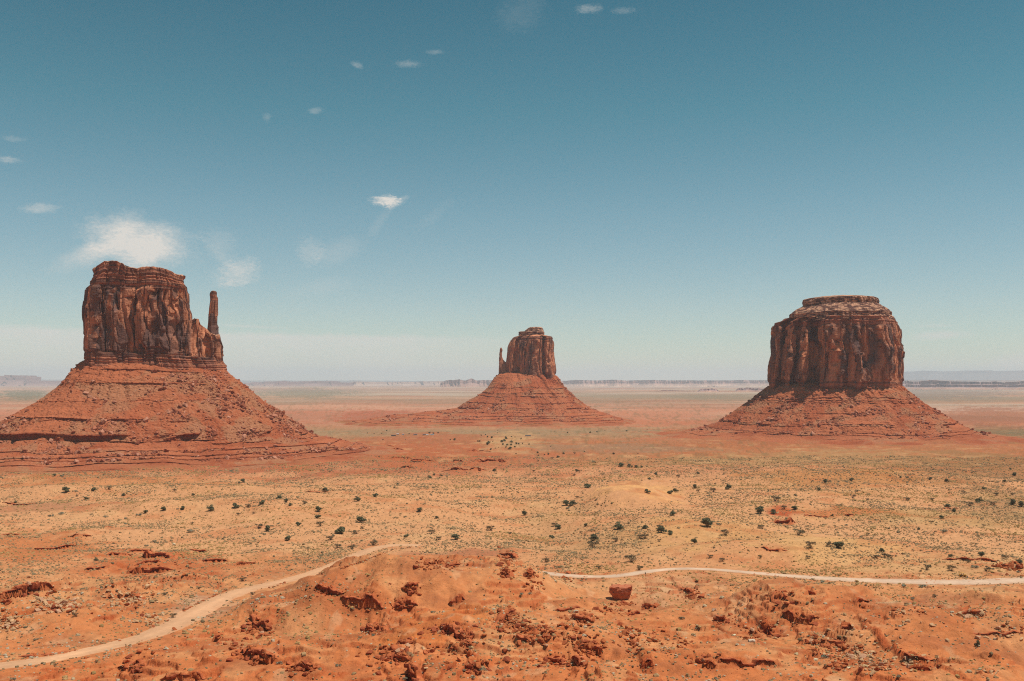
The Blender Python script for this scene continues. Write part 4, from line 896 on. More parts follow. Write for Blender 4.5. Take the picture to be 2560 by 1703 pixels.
def limb(rng, p0, p1, r0, r1, seg=4, sides=5, wob=0.06):
    p0, p1 = np.array(p0, float), np.array(p1, float); L = np.linalg.norm(p1-p0)
    rings = []
    ax = (p1-p0)/L; u = np.cross(ax, [0.3, 1, 0.1]); u /= np.linalg.norm(u); w = np.cross(ax, u)
    off = np.zeros(3)
    for i in range(seg+1):
        t = i/seg; off = off+rng.normal(size=3)*wob*L/seg if i else off
        c = p0+(p1-p0)*t+off; r = r0+(r1-r0)*t
        rings.append([c+r*(math.cos(a)*u+math.sin(a)*w) for a in np.linspace(0, 2*math.pi, sides+1)[:-1]])
    co = np.array(rings).reshape(-1, 3); f = grid_faces(seg+1, sides, True)
    tri = np.concatenate([f[:, [0, 1, 2]], f[:, [0, 2, 3]]]); return co, tri
def join(parts):
    vs_, fs_, o = [], [], 0
    for v, f in parts: vs_.append(v); fs_.append(f+o); o += len(v)
    return np.concatenate(vs_), np.concatenate(fs_)
def leaf_mat(name, a, b_, c):
    m, N, L, b = mat_new(name); b.inputs['Roughness'].default_value = 0.8; b.inputs['Specular IOR Level'].default_value = 0.1
    tc = N.new('ShaderNodeTexCoord'); n = N.new('ShaderNodeTexNoise'); n.inputs['Scale'].default_value = 3.5; n.inputs['Detail'].default_value = 3
    L.new(tc.outputs['Object'], n.inputs[0]); oi = N.new('ShaderNodeObjectInfo')
    r = N.new('ShaderNodeValToRGB'); r.color_ramp.elements[0].position = 0.3; r.color_ramp.elements[1].position = 0.7
    r.color_ramp.elements[0].color = (*a, 1); r.color_ramp.elements[1].color = (*b_, 1)
    mx = N.new('ShaderNodeMix'); mx.data_type = 'RGBA'; mr = N.new('ShaderNodeMath'); mr.operation = 'MULTIPLY'; mr.inputs[1].default_value = 0.6
    L.new(oi.outputs['Random'], mr.inputs[0]); L.new(mr.outputs[0], mx.inputs[0]); L.new(n.outputs[0], r.inputs[0]); L.new(r.outputs[0], mx.inputs[6]); mx.inputs[7].default_value = (*c, 1)
    L.new(mx.outputs[2], b.inputs['Base Color']); return m
LEAF_D = leaf_mat('juniper_leaf', (0.10, 0.11, 0.055), (0.20, 0.19, 0.10), (0.17, 0.15, 0.085))
LEAF_B = leaf_mat('dry_leaf', (0.15, 0.10, 0.055), (0.25, 0.17, 0.09), (0.17, 0.14, 0.075))
LEAF_S = leaf_mat('sage_leaf', (0.22, 0.21, 0.14), (0.34, 0.31, 0.21), (0.28, 0.24, 0.15))
BARK = mat_plain('bark', (0.11, 0.07, 0.045), 0.9, 0.3, 4)
def plant_template(kind, seed):
    rng = np.random.default_rng(seed)
    if kind == 'juniper':
        k = rng.integers(7, 11); lobes = []
        for i in range(k):
            a = rng.uniform(0, 6.28); r = rng.uniform(0.02, 0.3)
            lobes.append((r*math.cos(a), r*math.sin(a), rng.uniform(0.16, 0.62-r*0.5), rng.uniform(0.17, 0.27)))
        st = [limb(rng, (rng.normal(0, .02), rng.normal(0, .02), -0.06), (l[0]*0.9, l[1]*0.9, l[2]), 0.035, 0.010) for l in lobes[:4]]
        return leaf_cloud(rng, lobes, 1100, 0.07), join(st), (LEAF_D, BARK)
    if kind == 'dry':
        st = []; 
        for i in range(26):
            a = rng.uniform(0, 6.28); t = rng.uniform(0.15, 0.95); r = 0.5*t
            st.append(limb(rng, (0, 0, -0.04), (r*math.cos(a), r*math.sin(a), rng.uniform(0.35, 0.75)*(1.15-0.5*t)), 0.012, 0.004, 3, 3, 0.12))
        lobes = [(0.3*math.cos(a), 0.3*math.sin(a), rng.uniform(0.25, 0.5), rng.uniform(0.14, 0.26)) for a in rng.uniform(0, 6.28, 6)]
        return leaf_cloud(rng, lobes, 520, 0.055), join(st), (LEAF_B, BARK)
    lobes = [(0.24*math.cos(a), 0.24*math.sin(a), rng.uniform(0.1, 0.22), rng.uniform(0.14, 0.24)) for a in rng.uniform(0, 6.28, 6)]
    st = [limb(rng, (0, 0, -0.03), (l[0], l[1], l[2]), 0.012, 0.004, 2, 3) for l in lobes]
    return leaf_cloud(rng, lobes, 260, 0.07), join(st), (LEAF_S, BARK)

d_, b_k, s_k = 'juniper', 'dry', 'sage'
PL_A = [(375,112,25,d_),(428,112,40,s_k),(452,222,50,d_),(640,212,42,d_),(745,203,38,b_k),(521,220,30,s_k),(846,246,30,d_),(588,270,42,d_),(530,250,22,b_k),(877,220,30,s_k),(1195,216,30,b_k),(1663,155,36,d_),(1637,163,20,d_),(2230,217,46,d_),(1908,270,45,d_),(1963,288,36,d_),(1988,313,30,d_),(2087,303,36,b_k),(1800,302,48,d_),(1618,328,50,d_),(1698,325,42,b_k),(1447,348,56,d_),(1123,346,42,d_),(1250,340,36,d_),(1215,338,25,s_k),(997,365,32,d_),(950,378,50,s_k),(868,403,38,s_k),(862,440,30,s_k),(728,392,40,s_k),(418,375,46,s_k),(350,385,50,s_k),(2180,355,48,d_),(2178,400,56,d_),(2043,453,44,d_),(2195,453,56,b_k),(1836,487,52,d_),(1775,468,60,b_k),(2328,505,68,d_),(1970,550,50,d_),(2265,547,62,b_k),(2312,602,52,b_k),(1632,380,30,b_k),(1740,370,26,b_k),(1905,440,26,s_k),(1315,440,28,b_k),(1440,466,26,b_k),(1310,492,66,s_k),(1575,470,24,s_k),(1048,562,42,s_k),(1003,590,36,s_k),(658,692,36,d_),(1660,830,50,b_k),(1360,885,32,b_k),(1732,925,38,b_k),(520,1070,46,b_k),(1130,926,36,b_k),(1188,1082,48,b_k),(885,1146,26,s_k),(250,1232,46,s_k),(88,1510,50,s_k),(255,1512,36,s_k),(660,1390,26,b_k),(375,1410,26,b_k),(1915,1395,60,s_k),(2320,1412,50,s_k),(107,292,26,d_),(1325,242,24,d_),(1580,80,34,s_k),(2115,186,22,s_k),(945,1048,30,s_k),(2025,1470,30,s_k),(1835,1455,28,s_k),(2190,1360,22,s_k),(500,1290,26,s_k)]
PL_B = [(1057,76,30,d_),(613,126,36,d_),(645,108,20,d_),(693,111,26,d_),(727,115,30,s_k),(396,166,20,d_),(243,255,42,d_),(120,282,52,d_),(138,430,86,d_),(10,505,84,d_),(110,507,56,b_k),(155,470,32,b_k),(80,608,56,b_k),(228,582,66,b_k),(548,355,48,d_),(660,400,38,d_),(455,530,42,d_),(627,508,60,b_k),(678,550,40,b_k),(790,545,64,d_),(1035,482,62,b_k),(1265,380,44,d_),(1475,452,50,b_k),(1494,472,52,d_),(1448,536,46,d_),(1265,572,22,b_k),(1683,455,34,d_),(1548,312,50,d_),(1593,312,56,d_),(1565,335,40,s_k),(1623,262,30,b_k),(1697,190,62,d_),(2265,232,50,d_),(2295,222,50,d_),(2108,226,42,d_),(2282,380,54,d_),(1910,475,72,d_),(2090,470,46,d_),(2060,540,50,b_k),(2090,538,48,b_k),(2205,500,70,d_),(2265,512,46,d_),(2190,470,50,b_k),(1890,562,46,b_k),(1745,552,66,d_),(1735,605,80,b_k),(1408,702,50,b_k),(1995,700,86,b_k),(2050,755,56,b_k),(1775,745,42,b_k),(2185,560,28,b_k),(1165,508,30,b_k),(2165,104,30,d_),(2120,136,24,d_),(2320,122,36,b_k),(1925,46,40,d_),(1980,46,30,d_),(2030,52,26,d_),(2068,52,20,d_),(1623,82,26,d_),(1603,108,26,b_k),(1740,16,30,s_k),(1340,130,20,d_),(523,870,40,s_k),(993,930,26,s_k),(1240,930,40,s_k),(1300,922,40,s_k),(220,1206,50,s_k),(140,1218,36,s_k),(340,1395,38,s_k),(2340,1092,38,b_k),(1265,1395,30,s_k),(1435,1300,24,s_k),(980,1440,60,s_k),(840,1448,50,s_k),(1105,1435,44,s_k),(265,1430,36,s_k),(120,1282,30,s_k),(90,1022,28,s_k),(440,1505,46,s_k),(2280,1400,26,s_k),(1520,995,22,s_k),(1450,1095,26,s_k),(640,1048,44,s_k),(60,1065,26,s_k),(910,1500,50,s_k)]
PL_C = [(104,192,34,d_),(126,218,28,b_k),(228,222,50,b_k),(328,203,50,d_),(122,98,28,d_),(652,284,66,b_k),(790,246,28,d_),(712,250,28,b_k),(998,158,40,d_),(1137,152,26,s_k),(1174,146,34,d_),(950,212,30,d_),(1210,216,26,b_k),(1185,262,46,b_k),(1280,278,30,b_k),(1512,122,20,d_),(1716,138,30,d_),(1829,152,34,d_),(1553,278,46,b_k),(1288,236,22,s_k),(1730,278,30,b_k),(552,368,72,d_),(642,370,46,d_),(717,338,42,b_k),(787,340,48,d_),(190,455,88,d_),(270,445,40,s_k),(308,515,60,b_k),(100,570,52,d_),(563,470,56,b_k),(895,605,70,b_k),(1085,602,98,d_),(1028,595,56,b_k),(812,515,84,b_k),(1042,384,22,d_),(1345,675,56,b_k),(1405,670,54,b_k),(1442,674,50,b_k),(1385,632,40,d_),(205,670,46,b_k),(550,672,30,b_k),(875,675,40,b_k),(290,697,46,b_k),(1432,474,18,d_),(1478,472,20,d_),(1634,478,26,d_),(1793,402,34,d_),(1835,326,44,d_),(1880,357,40,d_),(1983,314,60,b_k),(1942,230,36,b_k),(2048,290,58,d_),(2082,203,36,d_),(2150,310,44,b_k),(2222,152,32,d_),(2294,110,42,d_),(2266,70,20,d_),(2080,456,26,b_k),(2170,242,36,b_k),(2280,242,28,b_k),(2285,305,50,d_),(2335,320,50,d_),(1655,865,66,s_k),(1545,862,60,s_k),(1265,862,40,s_k),(985,842,56,s_k),(1855,664,38,d_),(2067,656,52,d_),(1970,706,40,b_k),(2100,762,62,b_k),(2235,678,60,b_k),(2018,740,60,s_k),(2145,750,32,s_k),(2330,710,46,d_),(2320,772,36,s_k),(1690,752,60,b_k),(1860,760,60,b_k),(1815,497,66,s_k),(1140,450,30,s_k),(1288,512,26,b_k),(1588,952,46,s_k),(1750,940,40,b_k),(550,888,36,s_k),(2035,1285,52,d_),(1488,1488,60,s_k),(990,1360,62,s_k),(845,1426,42,s_k),(118,1158,44,s_k),(20,1088,40,s_k),(1303,1375,36,s_k),(1343,1258,34,s_k),(1465,1241,32,s_k),(1708,1356,30,s_k),(600,1315,26,s_k),(410,1385,26,s_k),(880,1215,28,s_k),(2260,1075,30,s_k),(1850,1368,24,s_k),(1885,1240,20,s_k),(700,1075,24,s_k),(255,1505,46,s_k),(2190,1390,26,s_k),(1640,1000,26,s_k)]
PL_F = [(1625,78,15,d_),(1620,110,18,d_),(1313,90,12,d_),(1430,140,22,d_),(1480,132,20,d_),(1505,158,25,d_),(1555,170,35,d_),(1720,170,35,d_),(1675,216,45,d_),(1705,206,40,d_),(1725,180,30,d_),(1390,210,25,d_),(1410,210,25,d_),(1500,247,45,d_),(1520,232,40,d_),(1565,210,20,d_),(1785,222,45,d_),(1780,252,40,d_),(1735,256,35,d_),(1765,298,50,d_),(1685,250,30,d_),(1720,280,25,d_),(1825,276,30,d_),(1840,241,35,d_),(1870,243,25,d_),(1915,235,20,d_),(1990,246,22,d_),(1900,180,22,d_),(1828,160,18,d_),(1785,155,20,d_),(1545,306,35,d_),(1595,293,15,d_),(1635,279,15,d_),(1115,194,35,d_),(1065,193,22,d_),(1840,354,20,d_),(2095,345,35,d_),(2105,374,25,d_),(2172,370,22,d_),(2218,362,32,d_),(2330,394,50,d_),(2155,414,20,b_k),(2265,416,40,b_k),(2100,440,25,b_k),(2010,502,28,b_k),(2045,557,28,b_k),(2023,311,14,d_),(2245,268,15,d_),(1190,484,20,b_k),(270,189,18,d_),(255,116,18,d_),(315,82,22,d_),(580,121,22,d_),(535,188,12,d_),(820,112,30,d_),(865,116,30,d_),(920,112,24,d_),(165,120,16,d_),(90,112,16,d_)]
PL_G = [(1968,1312,28,d_),(1700,1288,15,d_),(2190,1308,18,b_k),(1813,1110,25,d_),(1887,1093,12,d_),(2087,1101,20,d_),(2275,1088,12,d_),(1750,1116,22,d_),(1543,1115,18,d_),(1420,1103,12,d_),(1650,1473,30,b_k),(1230,1472,28,b_k),(2030,1426,50,d_),(2110,1430,35,b_k),(2138,1430,22,d_),(2180,1434,25,b_k),(2228,1434,25,d_),(2300,1543,30,d_),(1608,1309,25,b_k),(1505,1309,28,d_)]
def region(sx, sy, z=0):
    px, py = sx*2357/2560, sy*2357/2560
    side = 'left' if px < 786 else ('middle' if px < 1571 else 'right')
    if py < 1060: return 'far_'+side
    if py < 1160: return 'back_'+side
    if py < 1290: return 'sand_'+side
    if py < 1400: return 'road_'+side
    return 'near_'+side
WHERE = {'far_left': 'on the far red flat past the left butte', 'far_middle': 'in the far wash below the small middle butte', 'far_right': 'on the far flat in front of the right butte',
 'back_left': 'on the sand at the foot of the left butte', 'back_middle': 'on the scrub plain beyond the bare orange dune', 'back_right': 'on the reddish plain below the right butte',
 'sand_left': 'on the pale sand flat left of the winding road', 'sand_middle': 'on the sandy ground beside the bare orange dune', 'sand_right': 'on the pale slope above the straight right road',
 'road_left': 'near the winding dirt road at left', 'road_middle': 'on the rocky rise between the two dirt roads', 'road_right': 'beside the straight dirt road at right',
 'near_left': 'in the red rocks at the lower left', 'near_middle': 'on the orange ridge at bottom centre', 'near_right': 'on the rocky red slopes at the lower right'}
LOOK = {'juniper': ('dark green juniper', 'juniper', 'juniper_tree'), 'dry': ('brown half-bare desert bush', 'bush', 'dry_bush'), 'sage': ('low grey-green sage clump', 'shrub', 'sage_shrub')}
def plants():
    L = []
    for lst, fn, k in ((PL_A, A_, 2.741), (PL_B, B_, 2.741), (PL_C, C_, 2.741), (PL_F, F_, 4.714), (PL_G, G_, 3.683)):
        for zx, zy, w, kind in lst: sx, sy = fn(zx, zy); L.append((sx, sy, w/k, kind))
    sx = np.array([l[0] for l in L]); sy = np.array([l[1] for l in L]); x, y, z = hit(sx, sy)
    T = {}
    for kind, n in (('juniper', 6), ('dry', 4), ('sage', 4)):
        T[kind] = []
        for i in range(n):
            (cv, cf), (tv, tf), (m1, m2) = plant_template(kind, 40+i)
            T[kind].append((mesh_np('crown', cv, cf, m1), mesh_np('trunk', tv, tf, m2)))
    rng = random.Random(3)
    for i, (px, py, w, kind) in enumerate(L):
        W = w/F*y[i]*1.06; name = LOOK[kind][2]
        root = empty(name, (x[i], y[i], z[i]-0.02*W), rng.uniform(0, 6.28))
        s = W/0.98; root.scale = (s, s, s*(rng.uniform(0.8, 1.05) if kind == 'juniper' else rng.uniform(0.75, 1.0)))
        if kind == 'juniper' and (px, py) == C_(2035, 1285): root.scale = (s*0.7, s*0.7, s*1.4)
        cm, tm = rng.choice(T[kind]); obj('crown', cm, root)
        if W > 1.2: obj('trunk' if kind != 'sage' else 'stem', tm, root)
        r = region(px, py); big = W > {'juniper': 4.6, 'dry': 4.6, 'sage': 3.2}[kind]
        tag(root, ('large ' if big else 'small ')+LOOK[kind][0]+' '+WHERE[r], LOOK[kind][1], ('large ' if big else 'small ')+LOOK[kind][0]+'s '+WHERE[r])
plants()

# ground cover: thousands of low tufts of scrub and dry grass
TUFT = mat_col('scrub', scales=((1.5, 0.2),), bump=())
def scrub():
    rng = np.random.default_rng(9); temps = []
    for k in range(5):
        r2 = np.random.default_rng(100+k); V = []
        for R_, h in ((0.5, -0.06), (0.42, 0.26)):
            for i in range(6): a = i*1.047+r2.uniform(-.35, .35); r = R_*r2.uniform(.65, 1.2); V.append((r*math.cos(a), r*math.sin(a), h*r2.uniform(.6, 1.3)))
        V.append((0, 0, r2.uniform(.35, .5))); f = []
        for i in range(6): j = (i+1) % 6; f += [(i, j, 6+j), (i, 6+j, 6+i), (6+i, 6+j, 12)]
        temps.append((np.array(V), np.array(f)))
    n = 400000
    u = rng.random(n); y = 290*(1600/290)**(u**0.80); x = (rng.random(n)*1.40-0.70)*y
    sx = x/y*F+CX; sy = HY+(120-base_z(y))/y*F; py = sy*2357/2560; px = sx*2357/2560
    d = np.interp(py, [1040, 1075, 1100, 1290, 1330, 1400, 1600], [0.75, 0.8, 0.95, 0.85, 0.35, 0.20, 0.15])
    d = d*(0.3+0.95*sm(-0.3, 0.35, fbm2(x/45, y/55, 4, 201)))*(0.55+0.7*sm(-0.2, 0.3, n2(x/9, y/9, 202)))
    def blob(cx, cy, rx, ry, k):
        nonlocal d
        r = np.sqrt(((px-cx)/rx)**2+((py-cy)/ry)**2); d = d*(1-(1-k)*(1-sm(0.7, 1.25, r)))
    blob(1475, 1143, 120, 40, 0.0); blob(1720, 1262, 240, 48, 0.15); blob(1000, 1440, 130, 60, 0.1); blob(800, 1340, 90, 26, 0.3); blob(100, 1062, 420, 22, 0.12); blob(2250, 1370, 160, 30, 0.4)
    blob(120, 1130, 100, 30, 0.7); blob(1550, 1350, 130, 20, 0.3); blob(1000, 1300, 160, 36, 0.25)
    keep = rng.random(n) < d; x, y, px, py = x[keep], y[keep], px[keep], py[keep]
    ok = np.ones(len(x), bool)
    for q, w in ((RL, 5.0), (RR, 6.5)): ok &= dist_to(q, x, y, 20) > w
    x, y, px, py = x[ok], y[ok], px[ok], py[ok]
    z = H(x, y); n = len(x); print('tufts', n)
    S = rng.uniform(0.5, 1.25, n)*(1+0.9*(rng.random(n) < 0.12))*np.interp(y, [300, 600, 1600], [0.85, 1.0, 1.5])
    t = rng.random(n)[:, None]
    c1, c2, c3, c4 = lin((142, 116, 82)), lin((176, 140, 98)), lin((122, 104, 76)), lin((182, 164, 136))
    c = c1*(1-t)+c2*t; c = np.where(rng.random(n)[:, None] < 0.28, c3*np.ones((n, 1)), c)
    near = (py > 1360)[:, None]; c = np.where(near & (rng.random(n)[:, None] < 0.22), c4*np.ones((n, 1)), c)
    yel = (sm(0.1, 0.6, fbm2(x/60, y/60, 3, 205)))[:, None]*0.5; c = c*(1-yel)+lin((174, 136, 76))*yel
    o = scatter_mesh('scrub', temps, np.stack([x, y, z], -1), S, rng, TUFT, c*0.95, tilt=0.1)
    tag(o, kind='stuff')
scrub()

# ------------------------------------------------------------------ boulders and broken rock in the foreground
ROCKS = [(A_,[(400,1000,150,60,150,18),(900,940,140,60,170,15),(60,1120,90,60,110,18),(1050,1100,110,50,60,16),(1770,1150,110,90,55,26),(1560,1260,90,60,26,20),(1690,1350,120,40,40,28),(2070,1430,110,40,40,34),(905,1410,60,70,30,18),(2230,905,120,30,25,15),(700,1250,400,160,50,12),(1200,750,300,80,40,11),(1000,1290,60,30,8,18),(170,860,220,30,30,12)]),
 (B_,[(1930,985,80,16,46,14),(680,722,150,34,90,13),(1140,700,60,70,60,16),(1300,790,40,30,24,22),(1140,790,60,40,40,15),(490,890,60,24,24,20),(440,985,90,30,36,18),(230,1155,70,36,28,28),(350,1330,150,56,70,32),(495,1450,36,50,20,34),(760,1160,90,46,40,36),(880,1230,50,60,26,34),(650,1180,70,36,22,20),(455,1255,60,24,14,28),(620,1325,50,16,5,36),(1150,1080,90,50,90,15),(1260,1150,120,50,90,17),(1380,1215,130,60,60,26),(1700,1290,100,50,48,28),(1650,1100,110,50,50,22),(1600,1220,170,60,50,18),(1970,1170,50,34,28,20),(2120,1015,50,24,18,24),(915,1410,90,50,22,34),(1500,1390,220,60,60,22),(790,1300,60,40,24,20),(2000,1260,60,80,36,20),(2200,1250,160,80,60,16),(1100,1250,900,200,150,11),(1560,810,60,30,22,14),(1330,860,80,40,26,15),(1900,1040,180,26,36,14),(600,1370,400,120,50,12)]),
 (C_,[(80,930,80,34,50,16),(600,1170,70,34,26,24),(690,950,60,50,20,22),(1000,1270,120,46,60,20),(1200,1330,200,60,110,15),(1330,1410,200,50,110,15),(300,1100,60,30,16,20),(490,1230,40,26,14,18),(450,1140,200,50,36,13),(2000,1060,110,50,70,16),(1080,1420,70,34,26,22),(2270,735,80,34,60,18),(150,1380,130,34,24,24),(30,1270,60,40,18,22),(1560,1040,220,30,70,11),(920,1225,70,30,20,18),(2080,1460,80,22,26,16),(1200,1200,900,220,150,10),(850,1090,100,30,20,16),(1650,1390,220,50,40,13),(2250,1180,120,60,50,13),(560,960,200,60,36,12)])]
KERB = [(A_,(1255,1040),(1392,968),26,16),(A_,(1430,950),(1575,882),26,12),(A_,(1845,878),(1948,845),12,13),(B_,(10,745),(170,690),20,11),(B_,(175,685),(380,610),26,9),(B_,(390,607),(545,600),16,8),(A_,(40,1380),(560,1302),30,9)]
WHITE = [(C_,(235,1035),46),(C_,(452,1148),28),(C_,(930,1374),34),(C_,(492,1245),42),(C_,(172,1005),30),(C_,(370,1205),22),(A_,(1190,580),26),(C_,(1160,1430),38)]
SPEC = [(B_,(620,1335),44),(B_,(450,1265),70),(B_,(1960,1185),64),(B_,(930,1250),56),(A_,(640,0),1)]
def pebbles():
    rng = np.random.default_rng(77); n = 60000; y = rng.uniform(300, 620, n); x = (rng.random(n)*1.14-0.57)*y
    k = sm(0.0, 0.6, fbm2(x/28, y/24, 4, 501))*(0.25+sm(0.0, 0.4, n2(x/5, y/5, 502))); ok = (rng.random(n) < k*0.42) & (dist_to(RL, x, y, 20) > 6) & (dist_to(RR, x, y, 20) > 6)
    x, y = x[ok], y[ok]; n = len(x); S = 0.28*np.exp(rng.normal(0, 0.45, n)); t = rng.random(n)[:, None]
    c = lin((162, 86, 56))*(1-t)+lin((204, 132, 92))*t
    o = scatter_mesh('stones', BLOCKS[:4], np.stack([x, y, H(x, y)+0.1*S], -1), S, rng, STONE, c*ALB, tilt=0.2, squash=0.8); tag(o, kind='stuff')
pebbles()
def ledges():
    """broken caprock standing out over the near scarps"""
    for li, (lx, ly, h, back) in enumerate(_ledge_xy):
        if ly.mean() > 1900 or h < 1.2: continue
        s = np.concatenate([[0], np.cumsum(np.hypot(np.diff(lx), np.diff(ly)))]); n = max(8, int(s[-1]/(0.4 if ly.mean() < 720 else 1.2))); t = np.linspace(0.02, 0.98, n)*s[-1]
        x = np.interp(t, s, lx); y = np.interp(t, s, ly); w = lx[-1]-lx[0]; sc_ = max(1.0, w/60); i = li
        y = y+(1.7*n2(x/7/sc_, y*0+i, 61)+0.9*n2(x/2.3/sc_, y*0+i, 62))*sc_
        dx, dy_ = np.gradient(x), np.gradient(y); L_ = np.hypot(dx, dy_)+1e-6; nx, ny = dy_/L_, -dx/L_
        f = ny > 0; nx = np.where(f, -nx, nx); ny = np.where(f, -ny, ny)           # towards the viewer
        u = t+0.5*n2(t/1.5, t*0+i, 711); k1 = np.floor(u/2.6); k2 = np.floor(u/1.1+0.3)
        r = lambda k, q: _r(_h(k, k*0+i, k*0+q, 77))
        jag = (0.22*h)*(r(k1, 1)*1.5+r(k2, 2)*0.6-0.4); th = h*(0.22+0.16*r(k1, 3)+0.06*r(k2, 4)); lift = h*(0.16*r(k1, 5)+0.07*r(k2, 6)-0.05)
        gone = (r(k1, 7) < 0.16) | (n2(t/9, t*0+i, 712) < -0.55)
        e = np.minimum(t, s[-1]-t)/s[-1]; sz = sm(0, 0.18, e)*np.where(gone, 0.15, 1.0); jag, th, lift = jag*sz, th*sz, lift*sz
        zb = H(x-nx*1.2, y-ny*1.2)
        P = []
        for off, dz in ((-3.2*sc_**0.3, -0.5), (-2.2, 0.05), (-1.0, 0.10), (0.25, 0.06), (0.28, -0.5), (0.05, -1.0), (-2.4, -1.1)):
            o_ = off+jag if off > -1.2 else off*(0.5+0.5*sz)
            zz = zb+(lift if off > -2.3 else 0)+(dz if dz > -0.5 else 0)-(th*(-dz) if dz < 0 else 0)
            P.append(np.stack([x+nx*o_, y+ny*o_, zz+0.06*n2(x/0.7, y/0.7+dz, 713)], -1))
        P.append(P[0]); co = np.array(P)
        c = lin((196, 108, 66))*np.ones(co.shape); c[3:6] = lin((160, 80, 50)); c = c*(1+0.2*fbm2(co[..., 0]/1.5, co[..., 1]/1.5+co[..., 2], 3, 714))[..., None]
        o = obj('rock_ledge', mesh_np('rock_ledge', co.reshape(-1, 3), grid_faces(len(co), n), STONE, False, (c*ALB).reshape(-1, 3)))
        m = n//2; sx_, sy_ = CX+x[m]/y[m]*F, HY+(120-zb[m])/y[m]*F; rg = region(sx_, sy_); big = 'long' if s[-1] > 22 else 'short'
        tag(o, '%s undercut rock ledge %s' % (big, WHERE[rg]), 'rock ledge', '%s rock ledges %s' % (big, WHERE[rg]))
ledges()
def rocks():
    rng = np.random.default_rng(21); SX, SY, W, PLE = [], [], [], []
    for fn, lst in ROCKS:
        for cx, cy, rx, ry, n, size in lst:
            n = int(n*1.0); zx = cx+rng.normal(0, 0.55, n)*rx; zy = cy+rng.normal(0, 0.55, n)*ry
            sx, sy = fn(zx, zy); SX += list(sx); SY += list(sy); W += list(size/2.741*np.exp(rng.normal(0, 0.55, n))*1.0)
            pale = fn is C_ and cx > 1100 and cy > 1000 or (fn is A_ and cx < 1100 and cy < 1130)
            PLE += [0.7 if pale else 0.04]*n
    for fn, a, b, n, size in KERB:
        t = np.linspace(0, 1, n)+rng.normal(0, 0.01, n)
        zx = a[0]+(b[0]-a[0])*t; zy = a[1]+(b[1]-a[1])*t+rng.normal(0, 2, n); sx, sy = fn(zx, zy)
        SX += list(sx); SY += list(sy); W += list(size/2.741*rng.uniform(0.7, 1.5, n)); PLE += [0.3]*n
    for fn, p, w in WHITE: sx, sy = fn(*p); SX.append(sx); SY.append(sy); W.append(w/2.741); PLE.append(2.0)
    for li, (lx, ly, h, back) in enumerate(_ledge_xy):        # blocks broken off the near scarps
        if ly.mean() > 640 or h < 2: continue
        L_ = np.hypot(np.diff(lx), np.diff(ly)).sum(); n = int(min(L_/1.1, 60)); t = rng.random(n)*(lx[-1]-lx[0])+lx[0]
        gx = t+rng.normal(0, 0.6, n); gy = np.interp(t, lx, ly)+rng.normal(-0.6, 1.4, n)
        gz = base_z(gy); hz = H(gx, gy); SX += list(CX+gx/gy*F); SY += list(HY+(120-hz)/gy*F)
        W += list(h*0.30*np.exp(rng.normal(0, 0.4, n))/gy*F); PLE += [0.02]*n
    SX, SY, W, PLE = map(np.array, (SX, SY, W, PLE)); W = np.where(PLE < 1.5, np.minimum(W, 15.0), W)
    m = (SY > 1280) & (SX > -60) & (SX < 2620) & (SY < 1730); SX, SY, W, PLE = SX[m], SY[m], W[m], PLE[m]
    x, y, z = hit(SX, SY)
    ok = (dist_to(RL, x, y, 20) > 4.2) & (dist_to(RR, x, y, 20) > 4.2); SX, SY, W, PLE, x, y, z = [q[ok] for q in (SX, SY, W, PLE, x, y, z)]
    S = W/F*y/1.15; n = len(x); t = rng.random(n)
    red, ora, pal, wht = lin((160, 82, 52)), lin((190, 104, 64)), lin((212, 160, 124)), lin((222, 196, 168))
    col = red*(1-t)[:, None]+ora*t[:, None]; p = (rng.random(n) < PLE)[:, None]; col = np.where(p, pal*(0.75+0.3*rng.random(n))[:, None], col); col = np.where((PLE > 1.5)[:, None], wht*np.ones((n, 1)), col)
    col = soften(col)*ALB
    P = np.stack([x, y, z+0.16*S], -1)
    o = np.argsort(-W); top, rest = o[:300], o[300:]
    print('rocks', n)
    o_ = scatter_mesh('loose_rock', BLOCKS, P[rest], S[rest], rng, STONE, col[rest], tilt=0.3, squash=0.9); tag(o_, kind='stuff')
    # individual boulders: shared meshes in five colours of stone
    mats = {}
    lib = {}
    for k, (v, f) in enumerate(BLOCKS):
        for ci, c in enumerate((red, ora, pal*0.9, wht)):
            lib[(k, ci)] = mesh_np('boulder', v, f, STONE, False, np.repeat((c*ALB)[None], len(v), 0))
    CN = ('rust red', 'orange', 'pale buff', 'whitish')
    rnd = random.Random(8)
    for i in top:
        ci = 3 if PLE[i] > 1.5 else (2 if p[i, 0] else (0 if t[i] < 0.5 else 1))
        ob = obj('boulder', lib[(rnd.randrange(8), ci)]); ob.location = P[i]; ob.rotation_euler = (rnd.gauss(0, .3), rnd.gauss(0, .3), rnd.uniform(0, 6.28))
        s = S[i]; ob.scale = (s*rnd.uniform(.85, 1.3), s*rnd.uniform(.85, 1.25), s*rnd.uniform(.75, 1.2))
        r = region(SX[i], SY[i]); lb = 'angular %s boulder lying %s' % (CN[ci], WHERE[r])
        tag(ob, lb, 'boulder', '%s boulders %s' % (CN[ci], WHERE[r]))
rocks()

